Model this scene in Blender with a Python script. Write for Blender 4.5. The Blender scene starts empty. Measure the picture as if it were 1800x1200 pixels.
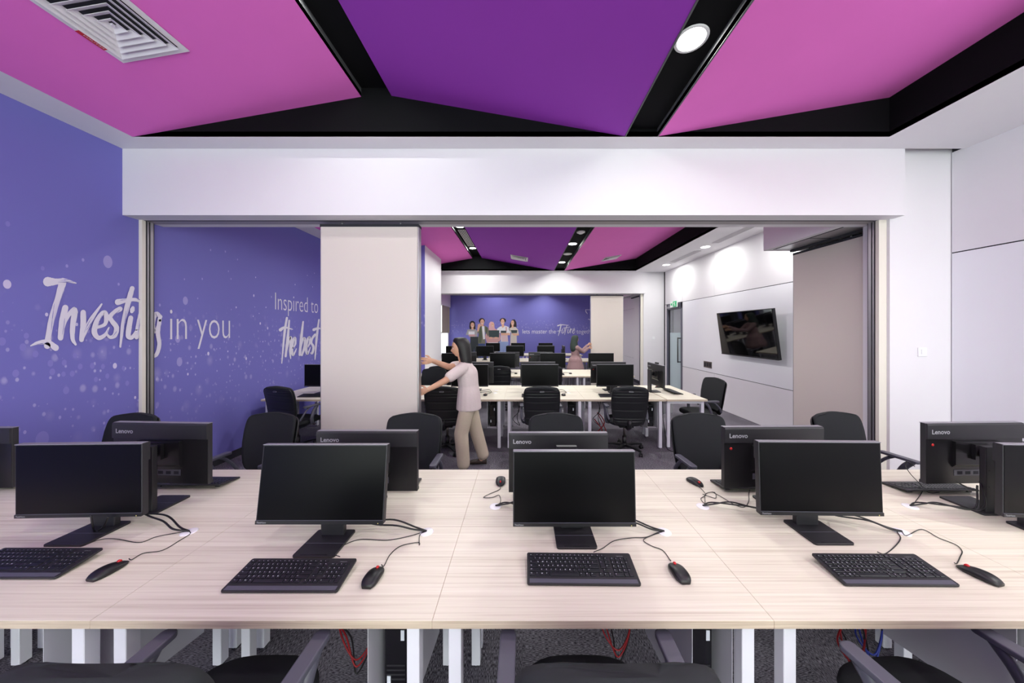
import bpy, bmesh, math, random
from mathutils import Vector, Matrix, Euler
random.seed(7)
PI = math.pi
sc = bpy.context.scene
COL = sc.collection

# ------------------------------------------------------------------ camera
F, CX, CY, CZ = 550.0, 918.0, 581.0, 1.76          # pixels (1800 wide), principal point, eye height
cam_d = bpy.data.cameras.new('camera')
cam_d.sensor_width = 36.0
cam_d.lens = F / 1800.0 * 36.0
cam_d.shift_x = -(CX - 900) / 1800.0
cam_d.shift_y = -(600 - CY) / 1800.0
cam_d.clip_start = 0.02
cam = bpy.data.objects.new('camera', cam_d)
cam.location = (0, 0, CZ)
cam.rotation_euler = (PI / 2, 0, 0)
COL.objects.link(cam)
sc.camera = cam

# ------------------------------------------------------------------ world, exposure
world = bpy.data.worlds.new('world')
sc.world = world
world.use_nodes = True
bgn = world.node_tree.nodes['Background']
bgn.inputs[0].default_value = (0.91, 1.0, 0.93, 1)
bgn.inputs[1].default_value = 4.5
sc.view_settings.view_transform = 'Standard'
sc.view_settings.look = 'None'
sc.view_settings.gamma = 1.0
sc.view_settings.use_curve_mapping = False
sc.view_settings.exposure = 0.22
LAMP_W = 11.0
try:
    sc.cycles.max_bounces = 10
    sc.cycles.diffuse_bounces = 6
    sc.cycles.glossy_bounces = 3
    sc.cycles.sample_clamp_indirect = 4.0
except Exception:
    pass

# ------------------------------------------------------------------ materials
def lin(c):
    return tuple(((v / 255) / 12.92 if v / 255 <= 0.04045 else (((v / 255) + 0.055) / 1.055) ** 2.4) for v in c)

def mat(name, rgb, rough=0.5, metal=0.0, spec=0.5, coat=0.0, emis=0.0, bump=0.0, bscale=400, var=0.0):
    m = bpy.data.materials.new(name)
    m.use_nodes = True
    nt = m.node_tree
    b = nt.nodes['Principled BSDF']
    c = (*lin(rgb), 1)
    b.inputs['Base Color'].default_value = c
    b.inputs['Roughness'].default_value = rough
    b.inputs['Metallic'].default_value = metal
    b.inputs['Specular IOR Level'].default_value = spec
    b.inputs['Coat Weight'].default_value = coat
    if emis:
        b.inputs['Emission Color'].default_value = c
        b.inputs['Emission Strength'].default_value = emis
    tc = nt.nodes.new('ShaderNodeTexCoord')
    n = nt.nodes.new('ShaderNodeTexNoise')
    n.inputs['Scale'].default_value = bscale
    n.inputs['Detail'].default_value = 2
    nt.links.new(tc.outputs['Object'], n.inputs['Vector'])
    if bump:
        bp = nt.nodes.new('ShaderNodeBump')
        bp.inputs['Strength'].default_value = bump
        bp.inputs['Distance'].default_value = 0.002
        nt.links.new(n.outputs['Fac'], bp.inputs['Height'])
        nt.links.new(bp.outputs['Normal'], b.inputs['Normal'])
    mx = nt.nodes.new('ShaderNodeMixRGB')
    mx.blend_type = 'MIX'
    mx.inputs[1].default_value = tuple(min(1, v * (1 - var)) for v in c[:3]) + (1,)
    mx.inputs[2].default_value = tuple(min(1, v * (1 + var)) for v in c[:3]) + (1,)
    nt.links.new(n.outputs['Fac'], mx.inputs[0])
    nt.links.new(mx.outputs[0], b.inputs['Base Color'])
    return m

def stretched(m_name, c1, c2, scale, rough, axis_rot=None, lo=0.35, hi=0.65, c3=None):
    m = bpy.data.materials.new(m_name)
    m.use_nodes = True
    nt = m.node_tree
    b = nt.nodes['Principled BSDF']
    tc = nt.nodes.new('ShaderNodeTexCoord')
    geo = nt.nodes.new('ShaderNodeNewGeometry')
    mp = nt.nodes.new('ShaderNodeMapping')
    mp.inputs['Scale'].default_value = scale
    nt.links.new(geo.outputs['Position'], mp.inputs['Vector'])
    n = nt.nodes.new('ShaderNodeTexNoise')
    n.inputs['Scale'].default_value = 1.0
    n.inputs['Detail'].default_value = 5
    n.inputs['Roughness'].default_value = 0.6
    nt.links.new(mp.outputs[0], n.inputs['Vector'])
    r = nt.nodes.new('ShaderNodeValToRGB')
    r.color_ramp.elements[0].position = lo
    r.color_ramp.elements[0].color = (*lin(c1), 1)
    r.color_ramp.elements[1].position = hi
    r.color_ramp.elements[1].color = (*lin(c2), 1)
    if c3:
        e = r.color_ramp.elements.new((lo + hi) / 2)
        e.color = (*lin(c3), 1)
    nt.links.new(n.outputs['Fac'], r.inputs[0])
    nt.links.new(r.outputs[0], b.inputs['Base Color'])
    b.inputs['Roughness'].default_value = rough
    return m, nt, b, r

M = {}
M['white'] = mat('white_paint', (226, 223, 228), 0.75, var=0.01, bscale=6)
M['board'] = mat('white_board', (233, 233, 239), 0.16, spec=0.45, var=0.01, bscale=3)
M['gap'] = mat('dark_gap', (40, 40, 48), 0.8)
M['pink'] = mat('pink_paint', (232, 112, 204), 0.8, var=0.03, bscale=3)
M['purple'] = mat('purple_paint', (146, 50, 176), 0.8, var=0.03, bscale=3)
M['black_paint'] = mat('black_paint', (13, 13, 16), 0.8, spec=0.12, var=0.05, bscale=5)
M['lip'] = mat('channel_lip', (84, 85, 88), 0.6)
M['wood'], _, _b, _ = stretched('light_maple_laminate', (204, 195, 176), (234, 229, 212), (1.1, 95, 60), 0.42, lo=0.28, hi=0.66, c3=(223, 217, 199))
_b.inputs['Specular IOR Level'].default_value = 0.35
M['edge'], _, _, _ = stretched('maple_edge_band', (186, 168, 148), (212, 196, 176), (3.0, 160, 160), 0.5)
M['leg'] = mat('white_powdercoat', (222, 221, 230), 0.45, var=0.01)
M['holder'] = mat('grey_sheet_metal', (196, 194, 202), 0.5)
M['alu'] = mat('anodised_aluminium', (176, 174, 178), 0.35, metal=0.85)
M['track'] = mat('grey_track', (168, 162, 164), 0.45, metal=0.2)
M['darkalu'] = mat('dark_aluminium_groove', (52, 50, 56), 0.4, metal=0.5)
M['cream'] = mat('cream_panel', (214, 204, 197), 0.62, var=0.015, bscale=2)
M['cream_trim'] = mat('cream_trim', (226, 221, 210), 0.5)
M['blackpl'] = mat('black_plastic', (22, 22, 26), 0.42, bump=0.05, bscale=900, var=0.05)
M['blackpl2'] = mat('black_plastic_matte', (34, 33, 38), 0.5, bump=0.08, bscale=1200, var=0.05)
M['blackgl'] = mat('black_gloss_plastic', (15, 15, 19), 0.15, spec=0.5)
M['topedge'] = mat('grey_top_edge', (128, 126, 134), 0.4)
M['rear'] = mat('glossy_rear_plastic', (28, 27, 30), 0.28, spec=0.4)
M['screen'] = mat('dark_screen_glass', (6, 6, 8), 0.32, spec=0.16)
M['tvscreen'] = mat('television_glass', (6, 6, 8), 0.04, spec=0.6)
M['key'] = mat('keycap_plastic', (25, 26, 33), 0.4, var=0.05)
M['legend'] = mat('white_print', (215, 218, 228), 0.5)
M['greylogo'] = mat('grey_logo_print', (165, 165, 172), 0.4)
M['red'] = mat('red_plastic', (200, 22, 28), 0.4)
M['redcable'] = mat('red_cable_rubber', (150, 18, 26), 0.45)
M['bluecable'] = mat('blue_cable_rubber', (40, 60, 160), 0.45)
M['cable'] = mat('black_cable_rubber', (20, 20, 23), 0.42)
M['grommet'] = mat('white_grommet', (240, 240, 244), 0.35)
M['fabric'] = mat('charcoal_fabric', (27, 30, 34), 0.85, bump=0.5, bscale=1500, var=0.25)
M['ribpl'] = mat('ribbed_black_plastic', (25, 25, 29), 0.34, var=0.05)
M['greypl'] = mat('grey_plastic', (84, 84, 96), 0.42, var=0.04)
M['badge'] = mat('steel_badge', (150, 150, 155), 0.35, metal=0.6)
M['lamp'] = mat('lamp_diffuser', (255, 253, 250), 0.5, emis=14)
M['lampring'] = mat('white_lamp_ring', (235, 235, 238), 0.4)
M['grille'] = mat('white_grille_metal', (226, 222, 228), 0.45)
M['skin'] = mat('skin', (205, 158, 132), 0.55, var=0.04, bscale=30)
M['lips'] = mat('lips', (165, 84, 80), 0.5)
M['eye'] = mat('eye_white', (235, 232, 228), 0.3)
M['iris'] = mat('dark_iris', (40, 26, 20), 0.25)
M['hair'] = mat('black_hair', (20, 17, 19), 0.5, bump=0.5, bscale=250, var=0.3)
M['blouse'] = mat('pale_pink_cotton', (214, 198, 198), 0.85, bump=0.3, bscale=60, var=0.05)
M['trouser'] = mat('beige_cotton', (198, 184, 164), 0.85, bump=0.3, bscale=60, var=0.05)
M['shoe'] = mat('brown_shoe', (52, 38, 32), 0.5)
M['tunic'] = mat('dusty_rose_cotton', (152, 122, 124), 0.85, bump=0.3, bscale=50, var=0.06)
M['scarf'] = mat('dark_green_scarf', (46, 58, 52), 0.8, bump=0.3, bscale=80, var=0.1)
M['darkcloth'] = mat('black_cloth', (26, 22, 26), 0.8, var=0.1)
M['blind'] = mat('tan_blind_fabric', (158, 146, 134), 0.8, bump=0.2, bscale=200, var=0.05)
M['yellow'] = mat('yellow_blind_edge', (214, 204, 120), 0.6)
M['frame'] = mat('grey_door_frame', (96, 96, 110), 0.4, metal=0.3)
M['exitgreen'] = mat('exit_sign_green', (20, 150, 96), 0.4, emis=0.5)
M['signwhite'] = mat('exit_sign_white', (236, 240, 238), 0.4)
M['steel'] = mat('brushed_steel', (120, 112, 108), 0.35, metal=0.8)
M['letter'] = mat('white_vinyl_letter', (228, 224, 238), 0.6)
M['corridor'] = mat('corridor_grey_wall', (150, 146, 158), 0.7)
M['webcam'] = mat('webcam_black', (14, 14, 16), 0.3)

def glass_mat(name, rgb, rough, alpha):
    m = bpy.data.materials.new(name)
    m.use_nodes = True
    nt = m.node_tree
    b = nt.nodes['Principled BSDF']
    b.inputs['Base Color'].default_value = (*lin(rgb), 1)
    b.inputs['Roughness'].default_value = rough
    b.inputs['Alpha'].default_value = alpha
    n = nt.nodes.new('ShaderNodeTexNoise')
    return m
M['frost'] = glass_mat('frosted_film_glass', (196, 214, 220), 0.5, 0.85)
M['clear'] = glass_mat('clear_glass', (220, 228, 232), 0.05, 0.2)

# blue mural paper: flat blue with clouds of soft printed light dots
def blue_mat(name, axis, z0, halfband, dens):
    m = bpy.data.materials.new(name)
    m.use_nodes = True
    nt = m.node_tree
    L = nt.links.new
    b = nt.nodes['Principled BSDF']
    b.inputs['Roughness'].default_value = 0.62
    geo = nt.nodes.new('ShaderNodeNewGeometry')
    sep = nt.nodes.new('ShaderNodeSeparateXYZ')
    L(geo.outputs['Position'], sep.inputs[0])
    comb = nt.nodes.new('ShaderNodeCombineXYZ')
    sq = nt.nodes.new('ShaderNodeMath'); sq.operation = 'MULTIPLY'; sq.inputs[1].default_value = 1.7
    L(sep.outputs[axis], sq.inputs[0])
    L(sq.outputs[0], comb.inputs[0])
    L(sep.outputs['Z'], comb.inputs[1])
    band = nt.nodes.new('ShaderNodeMath'); band.operation = 'SUBTRACT'
    L(sep.outputs['Z'], band.inputs[0]); band.inputs[1].default_value = z0
    ab = nt.nodes.new('ShaderNodeMath'); ab.operation = 'ABSOLUTE'
    L(band.outputs[0], ab.inputs[0])
    mr = nt.nodes.new('ShaderNodeMapRange')
    mr.inputs['From Min'].default_value = halfband
    mr.inputs['From Max'].default_value = 0.05
    L(ab.outputs[0], mr.inputs['Value'])
    col = None
    base = nt.nodes.new('ShaderNodeRGB')
    base.outputs[0].default_value = (*lin((116, 113, 192)), 1)
    col = base.outputs[0]
    for i, (scl, rad, soft, strength, keep) in enumerate(((7.0 * dens, 0.32, 0.16, 0.36, 0.52), (13.0 * dens, 0.28, 0.10, 0.48, 0.62), (4.0 * dens, 0.36, 0.30, 0.22, 0.5))):
        v = nt.nodes.new('ShaderNodeTexVoronoi')
        v.voronoi_dimensions = '2D'
        v.inputs['Scale'].default_value = scl
        v.inputs['Randomness'].default_value = 0.95
        off = nt.nodes.new('ShaderNodeVectorMath'); off.operation = 'ADD'
        off.inputs[1].default_value = (3.7 * i, 1.3 * i, 0)
        L(comb.outputs[0], off.inputs[0])
        L(off.outputs[0], v.inputs['Vector'])
        sp = nt.nodes.new('ShaderNodeSeparateColor')
        L(v.outputs['Color'], sp.inputs[0])
        radn = nt.nodes.new('ShaderNodeMath'); radn.operation = 'MULTIPLY'
        L(sp.outputs[0], radn.inputs[0]); radn.inputs[1].default_value = rad
        dd = nt.nodes.new('ShaderNodeMath'); dd.operation = 'SUBTRACT'
        L(radn.outputs[0], dd.inputs[0]); L(v.outputs['Distance'], dd.inputs[1])
        m2 = nt.nodes.new('ShaderNodeMapRange')
        m2.inputs['From Min'].default_value = 0.0
        m2.inputs['From Max'].default_value = soft
        L(dd.outputs[0], m2.inputs['Value'])
        kp = nt.nodes.new('ShaderNodeMath'); kp.operation = 'GREATER_THAN'
        L(sp.outputs[1], kp.inputs[0]); kp.inputs[1].default_value = keep
        a = nt.nodes.new('ShaderNodeMath'); a.operation = 'MULTIPLY'
        L(m2.outputs[0], a.inputs[0]); L(kp.outputs[0], a.inputs[1])
        a2 = nt.nodes.new('ShaderNodeMath'); a2.operation = 'MULTIPLY'
        L(a.outputs[0], a2.inputs[0]); L(mr.outputs[0], a2.inputs[1])
        a3 = nt.nodes.new('ShaderNodeMath'); a3.operation = 'MULTIPLY'
        L(a2.outputs[0], a3.inputs[0]); a3.inputs[1].default_value = strength
        mx = nt.nodes.new('ShaderNodeMixRGB')
        L(a3.outputs[0], mx.inputs[0]); L(col, mx.inputs[1])
        mx.inputs[2].default_value = (*lin((216, 208, 240)), 1)
        col = mx.outputs[0]
    L(col, b.inputs['Base Color'])
    return m
M['blue'] = blue_mat('blue_mural_paper', 'Y', 1.35, 0.75, 1.0)
M['blue_end'] = blue_mat('blue_mural_paper_end', 'X', 1.9, 0.5, 0.8)
M['blueflat'] = mat('blue_print', (116, 113, 192), 0.62)
M['dot1'] = mat('pale_dot_print', (208, 200, 234), 0.62)
M['dot2'] = mat('mid_dot_print', (160, 153, 214), 0.62)
M['dot3'] = mat('faint_dot_print', (132, 127, 202), 0.62)

# carpet tiles with fine streaks
def carpet():
    m = bpy.data.materials.new('charcoal_carpet_tiles')
    m.use_nodes = True
    nt = m.node_tree
    L = nt.links.new
    b = nt.nodes['Principled BSDF']
    b.inputs['Roughness'].default_value = 0.95
    b.inputs['Specular IOR Level'].default_value = 0.1
    geo = nt.nodes.new('ShaderNodeNewGeometry')
    def noise(scale, det=3):
        mp = nt.nodes.new('ShaderNodeMapping')
        mp.inputs['Scale'].default_value = scale
        L(geo.outputs['Position'], mp.inputs['Vector'])
        n = nt.nodes.new('ShaderNodeTexNoise')
        n.inputs['Scale'].default_value = 1
        n.inputs['Detail'].default_value = det
        L(mp.outputs[0], n.inputs['Vector'])
        return n.outputs['Fac']
    streak = noise((420, 55, 1))
    streak2 = noise((55, 420, 1))
    ck = nt.nodes.new('ShaderNodeTexChecker')
    ck.inputs['Scale'].default_value = 2.0
    L(geo.outputs['Position'], ck.inputs['Vector'])
    mixf = nt.nodes.new('ShaderNodeMix')
    L(ck.outputs['Fac'], mixf.inputs[0]); L(streak, mixf.inputs[2]); L(streak2, mixf.inputs[3])
    big = noise((1.3, 1.3, 1), 2)
    add = nt.nodes.new('ShaderNodeMath'); add.operation = 'MULTIPLY_ADD'
    L(big, add.inputs[0]); add.inputs[1].default_value = 0.3; L(mixf.outputs[0], add.inputs[2])
    r = nt.nodes.new('ShaderNodeValToRGB')
    r.color_ramp.elements[0].position = 0.56
    r.color_ramp.elements[0].color = (*lin((52, 48, 56)), 1)
    r.color_ramp.elements[1].position = 0.76
    r.color_ramp.elements[1].color = (*lin((142, 138, 148)), 1)
    L(add.outputs[0], r.inputs[0])
    L(r.outputs[0], b.inputs['Base Color'])
    bp = nt.nodes.new('ShaderNodeBump'); bp.inputs['Strength'].default_value = 0.6; bp.inputs['Distance'].default_value = 0.004
    L(mixf.outputs[0], bp.inputs['Height']); L(bp.outputs[0], b.inputs['Normal'])
    return m
M['carpet'] = carpet()

# ------------------------------------------------------------------ mesh tools
class MB:
    def __init__(s):
        s.v, s.f, s.m, s.sm = [], [], [], []
        s.slots = []
    def slot(s, name):
        if name not in s.slots:
            s.slots.append(name)
        return s.slots.index(name)
    def add(s, vs, fs, mt, smooth=False, T=None):
        o = len(s.v)
        k = s.slot(mt)
        for v in vs:
            v = Vector(v)
            s.v.append(T @ v if T else v)
        for f in fs:
            s.f.append([o + i for i in f]); s.m.append(k); s.sm.append(smooth)
    def box(s, x0, x1, y0, y1, z0, z1, mt, T=None):
        vs = [(x0, y0, z0), (x1, y0, z0), (x1, y1, z0), (x0, y1, z0), (x0, y0, z1), (x1, y0, z1), (x1, y1, z1), (x0, y1, z1)]
        s.add(vs, [(0, 3, 2, 1), (4, 5, 6, 7), (0, 1, 5, 4), (1, 2, 6, 5), (2, 3, 7, 6), (3, 0, 4, 7)], mt, False, T)
    def prism(s, poly, h0, h1, mt, axis='Z', smooth=False, T=None):
        # poly: 2D points ccw; axis: extrusion direction
        def P(a, b, h):
            return {'Z': (a, b, h), 'Y': (a, h, b), 'X': (h, a, b)}[axis]
        n = len(poly)
        vs = [P(a, b, h0) for a, b in poly] + [P(a, b, h1) for a, b in poly]
        fs = [tuple(range(n))[::-1], tuple(range(n, 2 * n))]
        s.add(vs, fs, mt, False, T)
        s.add(vs, [(i, (i + 1) % n, n + (i + 1) % n, n + i) for i in range(n)], mt, smooth, T)
    def loft(s, rings, mt, cap=True, smooth=True, T=None, closed=True):
        n = len(rings[0])
        vs = [p for r in rings for p in r]
        fs = []
        for k in range(len(rings) - 1):
            for i in range(n if closed else n - 1):
                j = (i + 1) % n
                fs.append((k * n + i, k * n + j, (k + 1) * n + j, (k + 1) * n + i))
        if cap:
            fs.append(tuple(range(n))[::-1])
            fs.append(tuple(range((len(rings) - 1) * n, len(rings) * n)))
        s.add(vs, fs, mt, smooth, T)
    def cyl(s, p0, p1, r0, mt, r1=None, n=16, smooth=True, T=None):
        r1 = r0 if r1 is None else r1
        p0, p1 = Vector(p0), Vector(p1)
        d = (p1 - p0).normalized()
        a = Vector((0, 0, 1)) if abs(d.z) < 0.9 else Vector((1, 0, 0))
        u = d.cross(a).normalized(); w = d.cross(u)
        rings = []
        for p, r in ((p0, r0), (p1, r1)):
            rings.append([p + (u * math.cos(2 * PI * i / n) + w * math.sin(2 * PI * i / n)) * r for i in range(n)])
        s.loft(rings, mt, True, smooth, T)
    def tube(s, pts, r, mt, n=8, T=None, flat=None):
        pts = [Vector(p) for p in pts]
        rings = []
        up = Vector((0, 0, 1))
        prev = None
        for i, p in enumerate(pts):
            d = (pts[min(i + 1, len(pts) - 1)] - pts[max(i - 1, 0)])
            if d.length < 1e-9: d = Vector((0, 1, 0))
            d.normalize()
            a = up if abs(d.z) < 0.95 else Vector((1, 0, 0))
            if prev is None:
                u = d.cross(a).normalized()
            else:
                u = (prev - d * prev.dot(d))
                u = u.normalized() if u.length > 1e-6 else d.cross(a).normalized()
            prev = u
            w = u.cross(d).normalized()
            rr = r[i] if isinstance(r, (list, tuple)) else r
            rings.append([p + (u * math.cos(2 * PI * k / n) * (flat or 1) + w * math.sin(2 * PI * k / n)) * rr for k in range(n)])
        s.loft(rings, mt, True, True, T)
    def ball(s, c, rx, ry, rz, mt, n=16, k=10, T=None):
        rings = []
        for j in range(1, k):
            t = PI * j / k
            rings.append([Vector((c[0] + rx * math.sin(t) * math.cos(2 * PI * i / n), c[1] + ry * math.sin(t) * math.sin(2 * PI * i / n), c[2] - rz * math.cos(t))) for i in range(n)])
        s.loft(rings, mt, True, True, T)
    def mesh(s, name, bevel=0, seg=2):
        me = bpy.data.meshes.new(name)
        me.from_pydata([tuple(v) for v in s.v], [], s.f)
        for k in s.slots:
            me.materials.append(M[k])
        me.polygons.foreach_set('material_index', s.m)
        me.polygons.foreach_set('use_smooth', s.sm)
        me.update()
        if bevel:
            bm = bmesh.new(); bm.from_mesh(me)
            bmesh.ops.remove_doubles(bm, verts=bm.verts, dist=1e-5)
            es = [e for e in bm.edges if len(e.link_faces) == 2 and e.calc_face_angle(0) > 0.6]
            bmesh.ops.bevel(bm, geom=es, offset=bevel, segments=seg, profile=0.5, affect='EDGES', clamp_overlap=True)
            bm.to_mesh(me); bm.free()
        return me
    def build(s, name, parent=None, loc=(0, 0, 0), rot=(0, 0, 0), bevel=0, seg=2):
        return put(name, s.mesh(name, bevel, seg), parent, loc, rot)

def put(name, me, parent=None, loc=(0, 0, 0), rot=(0, 0, 0)):
    o = bpy.data.objects.new(name, me)
    COL.objects.link(o)
    o.location = loc
    o.rotation_euler = rot
    if parent: o.parent = parent
    return o

def tag(o, label=None, cat=None, group=None, kind=None):
    if label: o['label'] = label
    if cat: o['category'] = cat
    if group: o['group'] = group
    if kind: o['kind'] = kind
    return o

def thing(name, label, cat, loc=(0, 0, 0), rz=0, group=None, kind=None):
    o = bpy.data.objects.new(name, None)
    COL.objects.link(o)
    o.empty_display_size = 0.1
    o.location = loc
    o.rotation_euler = (0, 0, rz)
    return tag(o, label, cat, group, kind)

def spline(pts, per=8):
    pts = [Vector(p) for p in pts]
    if len(pts) < 3: return pts
    P = [pts[0] * 2 - pts[1]] + pts + [pts[-1] * 2 - pts[-2]]
    out = []
    for i in range(1, len(P) - 2):
        for k in range(per):
            t = k / per
            a, b, c, d = P[i - 1], P[i], P[i + 1], P[i + 2]
            out.append(0.5 * ((2 * b) + (c - a) * t + (2 * a - 5 * b + 4 * c - d) * t * t + (3 * b - a - 3 * c + d) * t ** 3))
    out.append(pts[-1])
    return out

def rrect(x0, x1, y0, y1, r, n=5):
    out = []
    for cx, cy, a0 in ((x1 - r, y0 + r, -PI / 2), (x1 - r, y1 - r, 0), (x0 + r, y1 - r, PI / 2), (x0 + r, y0 + r, PI)):
        for i in range(n + 1):
            a = a0 + PI / 2 * i / n
            out.append((cx + r * math.cos(a), cy + r * math.sin(a)))
    return out

_txt = {}
def text_mesh(s, size=1.0, ext=0.0, mt='letter', offset=0.0, res=3):
    key = (s, size, ext, mt, offset)
    if key in _txt: return _txt[key]
    c = bpy.data.curves.new('lettering', 'FONT')
    c.body = s; c.size = size; c.extrude = ext; c.offset = offset; c.resolution_u = res
    o = bpy.data.objects.new('lettering', c)
    COL.objects.link(o)
    bpy.context.view_layer.update()
    me = bpy.data.meshes.new_from_object(o.evaluated_get(bpy.context.evaluated_depsgraph_get()))
    COL.objects.unlink(o); bpy.data.objects.remove(o)
    me.materials.clear(); me.materials.append(M[mt])
    _txt[key] = me
    return me

def text_into(mb, s, mt, x0, x1, base, cap, fn, offset=0.0, hscale=None, ext=0):
    """text fitted between x0..x1, fn maps (a, b) of the text plane to 3D"""
    me = text_mesh(s, 1.0, 0.0, mt, offset)
    xs = [v.co.x for v in me.vertices]; a, b = min(xs), max(xs)
    vs = [fn(x0 + (v.co.x - a) / (b - a) * (x1 - x0), base + v.co.y / 0.70 * cap) for v in me.vertices]
    mb.add(vs, [tuple(p.vertices) for p in me.polygons], mt)

ORD = ['first', 'second', 'third', 'fourth', 'fifth', 'sixth', 'seventh', 'eighth', 'ninth']

# ------------------------------------------------------------------ room shell
XL, XR, ZC, ZB = -4.0, 4.43, 3.58, 2.915
YB = -3.4
LI, RI = -3.66, 3.45                 # inner edges of the white soffit
RA, RB, VA, VB = -1.513, -1.229, 0.973, 1.267   # ridge and valley channel edges
ZRA, ZRB, ZAP = 3.957, 3.966, 3.95
def struct(mb, name, bevel=0):
    return tag(mb.build(name, bevel=bevel), kind='structure')

mb = MB(); mb.box(-4.3, 5.8, YB - 0.2, 16.6, -0.1, 0, 'carpet'); struct(mb, 'floor')

def ceiling_room(y0, y1, yy0, yy1, lab):
    e = thing('ceiling', lab, 'ceiling', kind='structure')
    mb = MB()
    mb.box(XL, LI, yy0, yy1, ZC, ZC + .05, 'white')
    mb.box(RI, XR, yy0, yy1, ZC, ZC + .05, 'white')
    mb.box(LI, RI, yy0, y0, ZC, ZC + .05, 'white')
    mb.box(LI, RI, y1, yy1, ZC, ZC + .05, 'white')
    mb.build('white_soffit', e)
    def slope(name, xa, za, xb, zb, mt):
        mb = MB()
        mb.prism([(xa, za), (xb, zb), (xb, zb + .04), (xa, za + .04)], y0, y1, mt, 'Y')
        mb.build(name, e)
    slope('pink_panel', LI, ZC, RA, ZRA, 'pink')
    slope('purple_panel', RB, ZRB, VA, ZC + .003, 'purple')
    slope('pink_panel', VB, ZC + .003, RI, ZAP, 'pink')
    for xa, xb, za, zb in ((RA, RB, ZRA, ZRB), (VA, VB, ZC, ZC)):
        mb = MB()
        zt = max(za, zb) + .075
        mb.box(xa, xb, y0, y1, zt, zt + .03, 'black_paint')
        mb.box(xa - .012, xa, y0, y1, za + .0, zt + .03, 'lip')
        mb.box(xb, xb + .012, y0, y1, zb + .0, zt + .03, 'lip')
        mb.build('black_channel', e)
    mb = MB()
    for y, d in ((y0 - .03, .03), (y1, .03)):
        mb.box(LI, RI, y, y + d, ZC + .001, 4.25, 'black_paint')
    mb.box(RI, RI + .03, y0, y1, ZC + .001, 4.25, 'black_paint')
    mb.build('black_gable', e)
    mb = MB(); mb.box(XL, XR, yy0, yy1, 4.25, 4.32, 'black_paint'); mb.build('light_block_slab', e)  # unseen lid, added to keep world light from leaking in above
    return e
ceiling_room(YB + .3, 2.94, YB, 3.13, 'folded pink and purple ceiling of the near room')
ceiling_room(3.69, 9.51, 3.49, 9.70, 'folded pink and purple ceiling of the middle room')
ceiling_room(10.25, 16.0, 10.05, 16.2, 'folded ceiling of the far room beyond the second opening')

# left wall
mb = MB()
mb.box(XL - .2, XL, YB, 7.50, 0, 4.3, 'blue')
mb.box(XL - .2, XL, 7.50, 10.1, 0, 4.3, 'white')
wl = struct(mb, 'wall_left')
mb = MB()
mb.box(-4.2, -3.80, 10.1, 14.5, 0, 4.3, 'white')
mb.box(-4.2, -3.80, 15.95, 16.2, 0, 4.3, 'white')
mb.box(-4.2, -3.80, 14.5, 15.95, 0, .5, 'white')
mb.box(-4.2, -3.80, 14.5, 15.95, 3.0, 4.3, 'white')
struct(mb, 'wall_left')
# projecting pier of the middle room: blue front, white side
mb = MB()
pz = ZC + (ZRA - ZC) / (RA - LI) * (-2.336 - LI)
mb.prism([(XL, 0), (-2.336, 0), (-2.336, pz + .01), (LI, ZC + .01), (XL, ZC + .01)], 7.50, 7.512, 'blue_end', 'Y')
mb.prism([(XL, 0), (-2.336, 0), (-2.336, pz + .01), (LI, ZC + .01), (XL, ZC + .01)], 7.512, 9.01, 'white', 'Y')
struct(mb, 'wall_pier')
mb = MB(); mb.box(XL, XL + .015, YB, 3.24, 0, .1, 'gap'); mb.box(XL, XL + .015, 3.5, 7.5, 0, .1, 'gap'); struct(mb, 'baseboard_left')

# right wall with boards
mb = MB()
DY0, DY1, DZ = 8.65, 9.56, 2.55
mb.box(XR + .014, XR + .2, YB, DY0, 0, 4.3, 'gap')
mb.box(XR + .014, XR + .2, DY0, DY1, DZ, 4.3, 'gap')
mb.box(XR + .014, XR + .2, DY1, 16.3, 0, 4.3, 'gap')
wr = struct(mb, 'wall_right')
g = .006
def board(y0, y1, z0, z1, gloss):
    b = MB(); b.box(XR, XR + .014, y0 + g / 2, y1 - g / 2, z0 + .006, z1 - .006, 'board' if gloss else 'white')
    b.build('wall_board', wr)
for y0, y1, z0, z1, gl in (
    (YB, 3.23, 2.56, 3.60, 0), (YB, 3.23, .775, 2.56, 1), (YB, 3.23, 0, .775, 0),
    (3.49, 7.22, 2.56, 3.60, 0), (7.22, 8.65, 2.56, 3.60, 0), (8.65, 9.70, 2.56, 3.60, 0),
    (3.49, 8.65, .775, 2.56, 1), (3.49, 7.22, 0, .775, 0), (7.22, 8.65, 0, .775, 0),
    (9.56, 9.70, 0, 2.56, 0)):
    board(y0, y1, z0, z1, gl)
# far room right wall stands a little further in
mb = MB()
mb.box(4.03, 4.2, 9.9, 16.2, 0, 4.3, 'gap')
w3 = struct(mb, 'wall_right')
for z0, z1 in ((0, .775), (.775, 2.56), (2.56, 3.6)):
    b = MB(); b.box(4.016, 4.03, 10.9, 16.2, z0 + .003, z1 - .003, 'white'); b.build('wall_board', w3)

# partition bulkheads and right piers
def partition(y, lab, name):
    mb = MB()
    mb.box(XL, 3.83, y, y + .15, ZB, 4.3, 'white')
    mb.box(XL, 3.83, y + .17, y + .36, ZB, 4.3, 'white')
    mb.box(XL, 3.83, y + .15, y + .17, ZB - .0015, 4.3, 'gap')
    mb.box(XL, 3.83, y + .171, y + .27, ZB - .001, ZB, 'track')
    mb.box(3.80, XR + .02, y + .105, y + .36, 0, ZB, 'white')
    mb.box(3.83, XR + .02, y + .105, y + .36, ZB, 4.3, 'white')
    return struct(mb, name)
partition(3.13, '', 'wall_middle')
partition(9.70, '', 'wall_rear')
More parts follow.
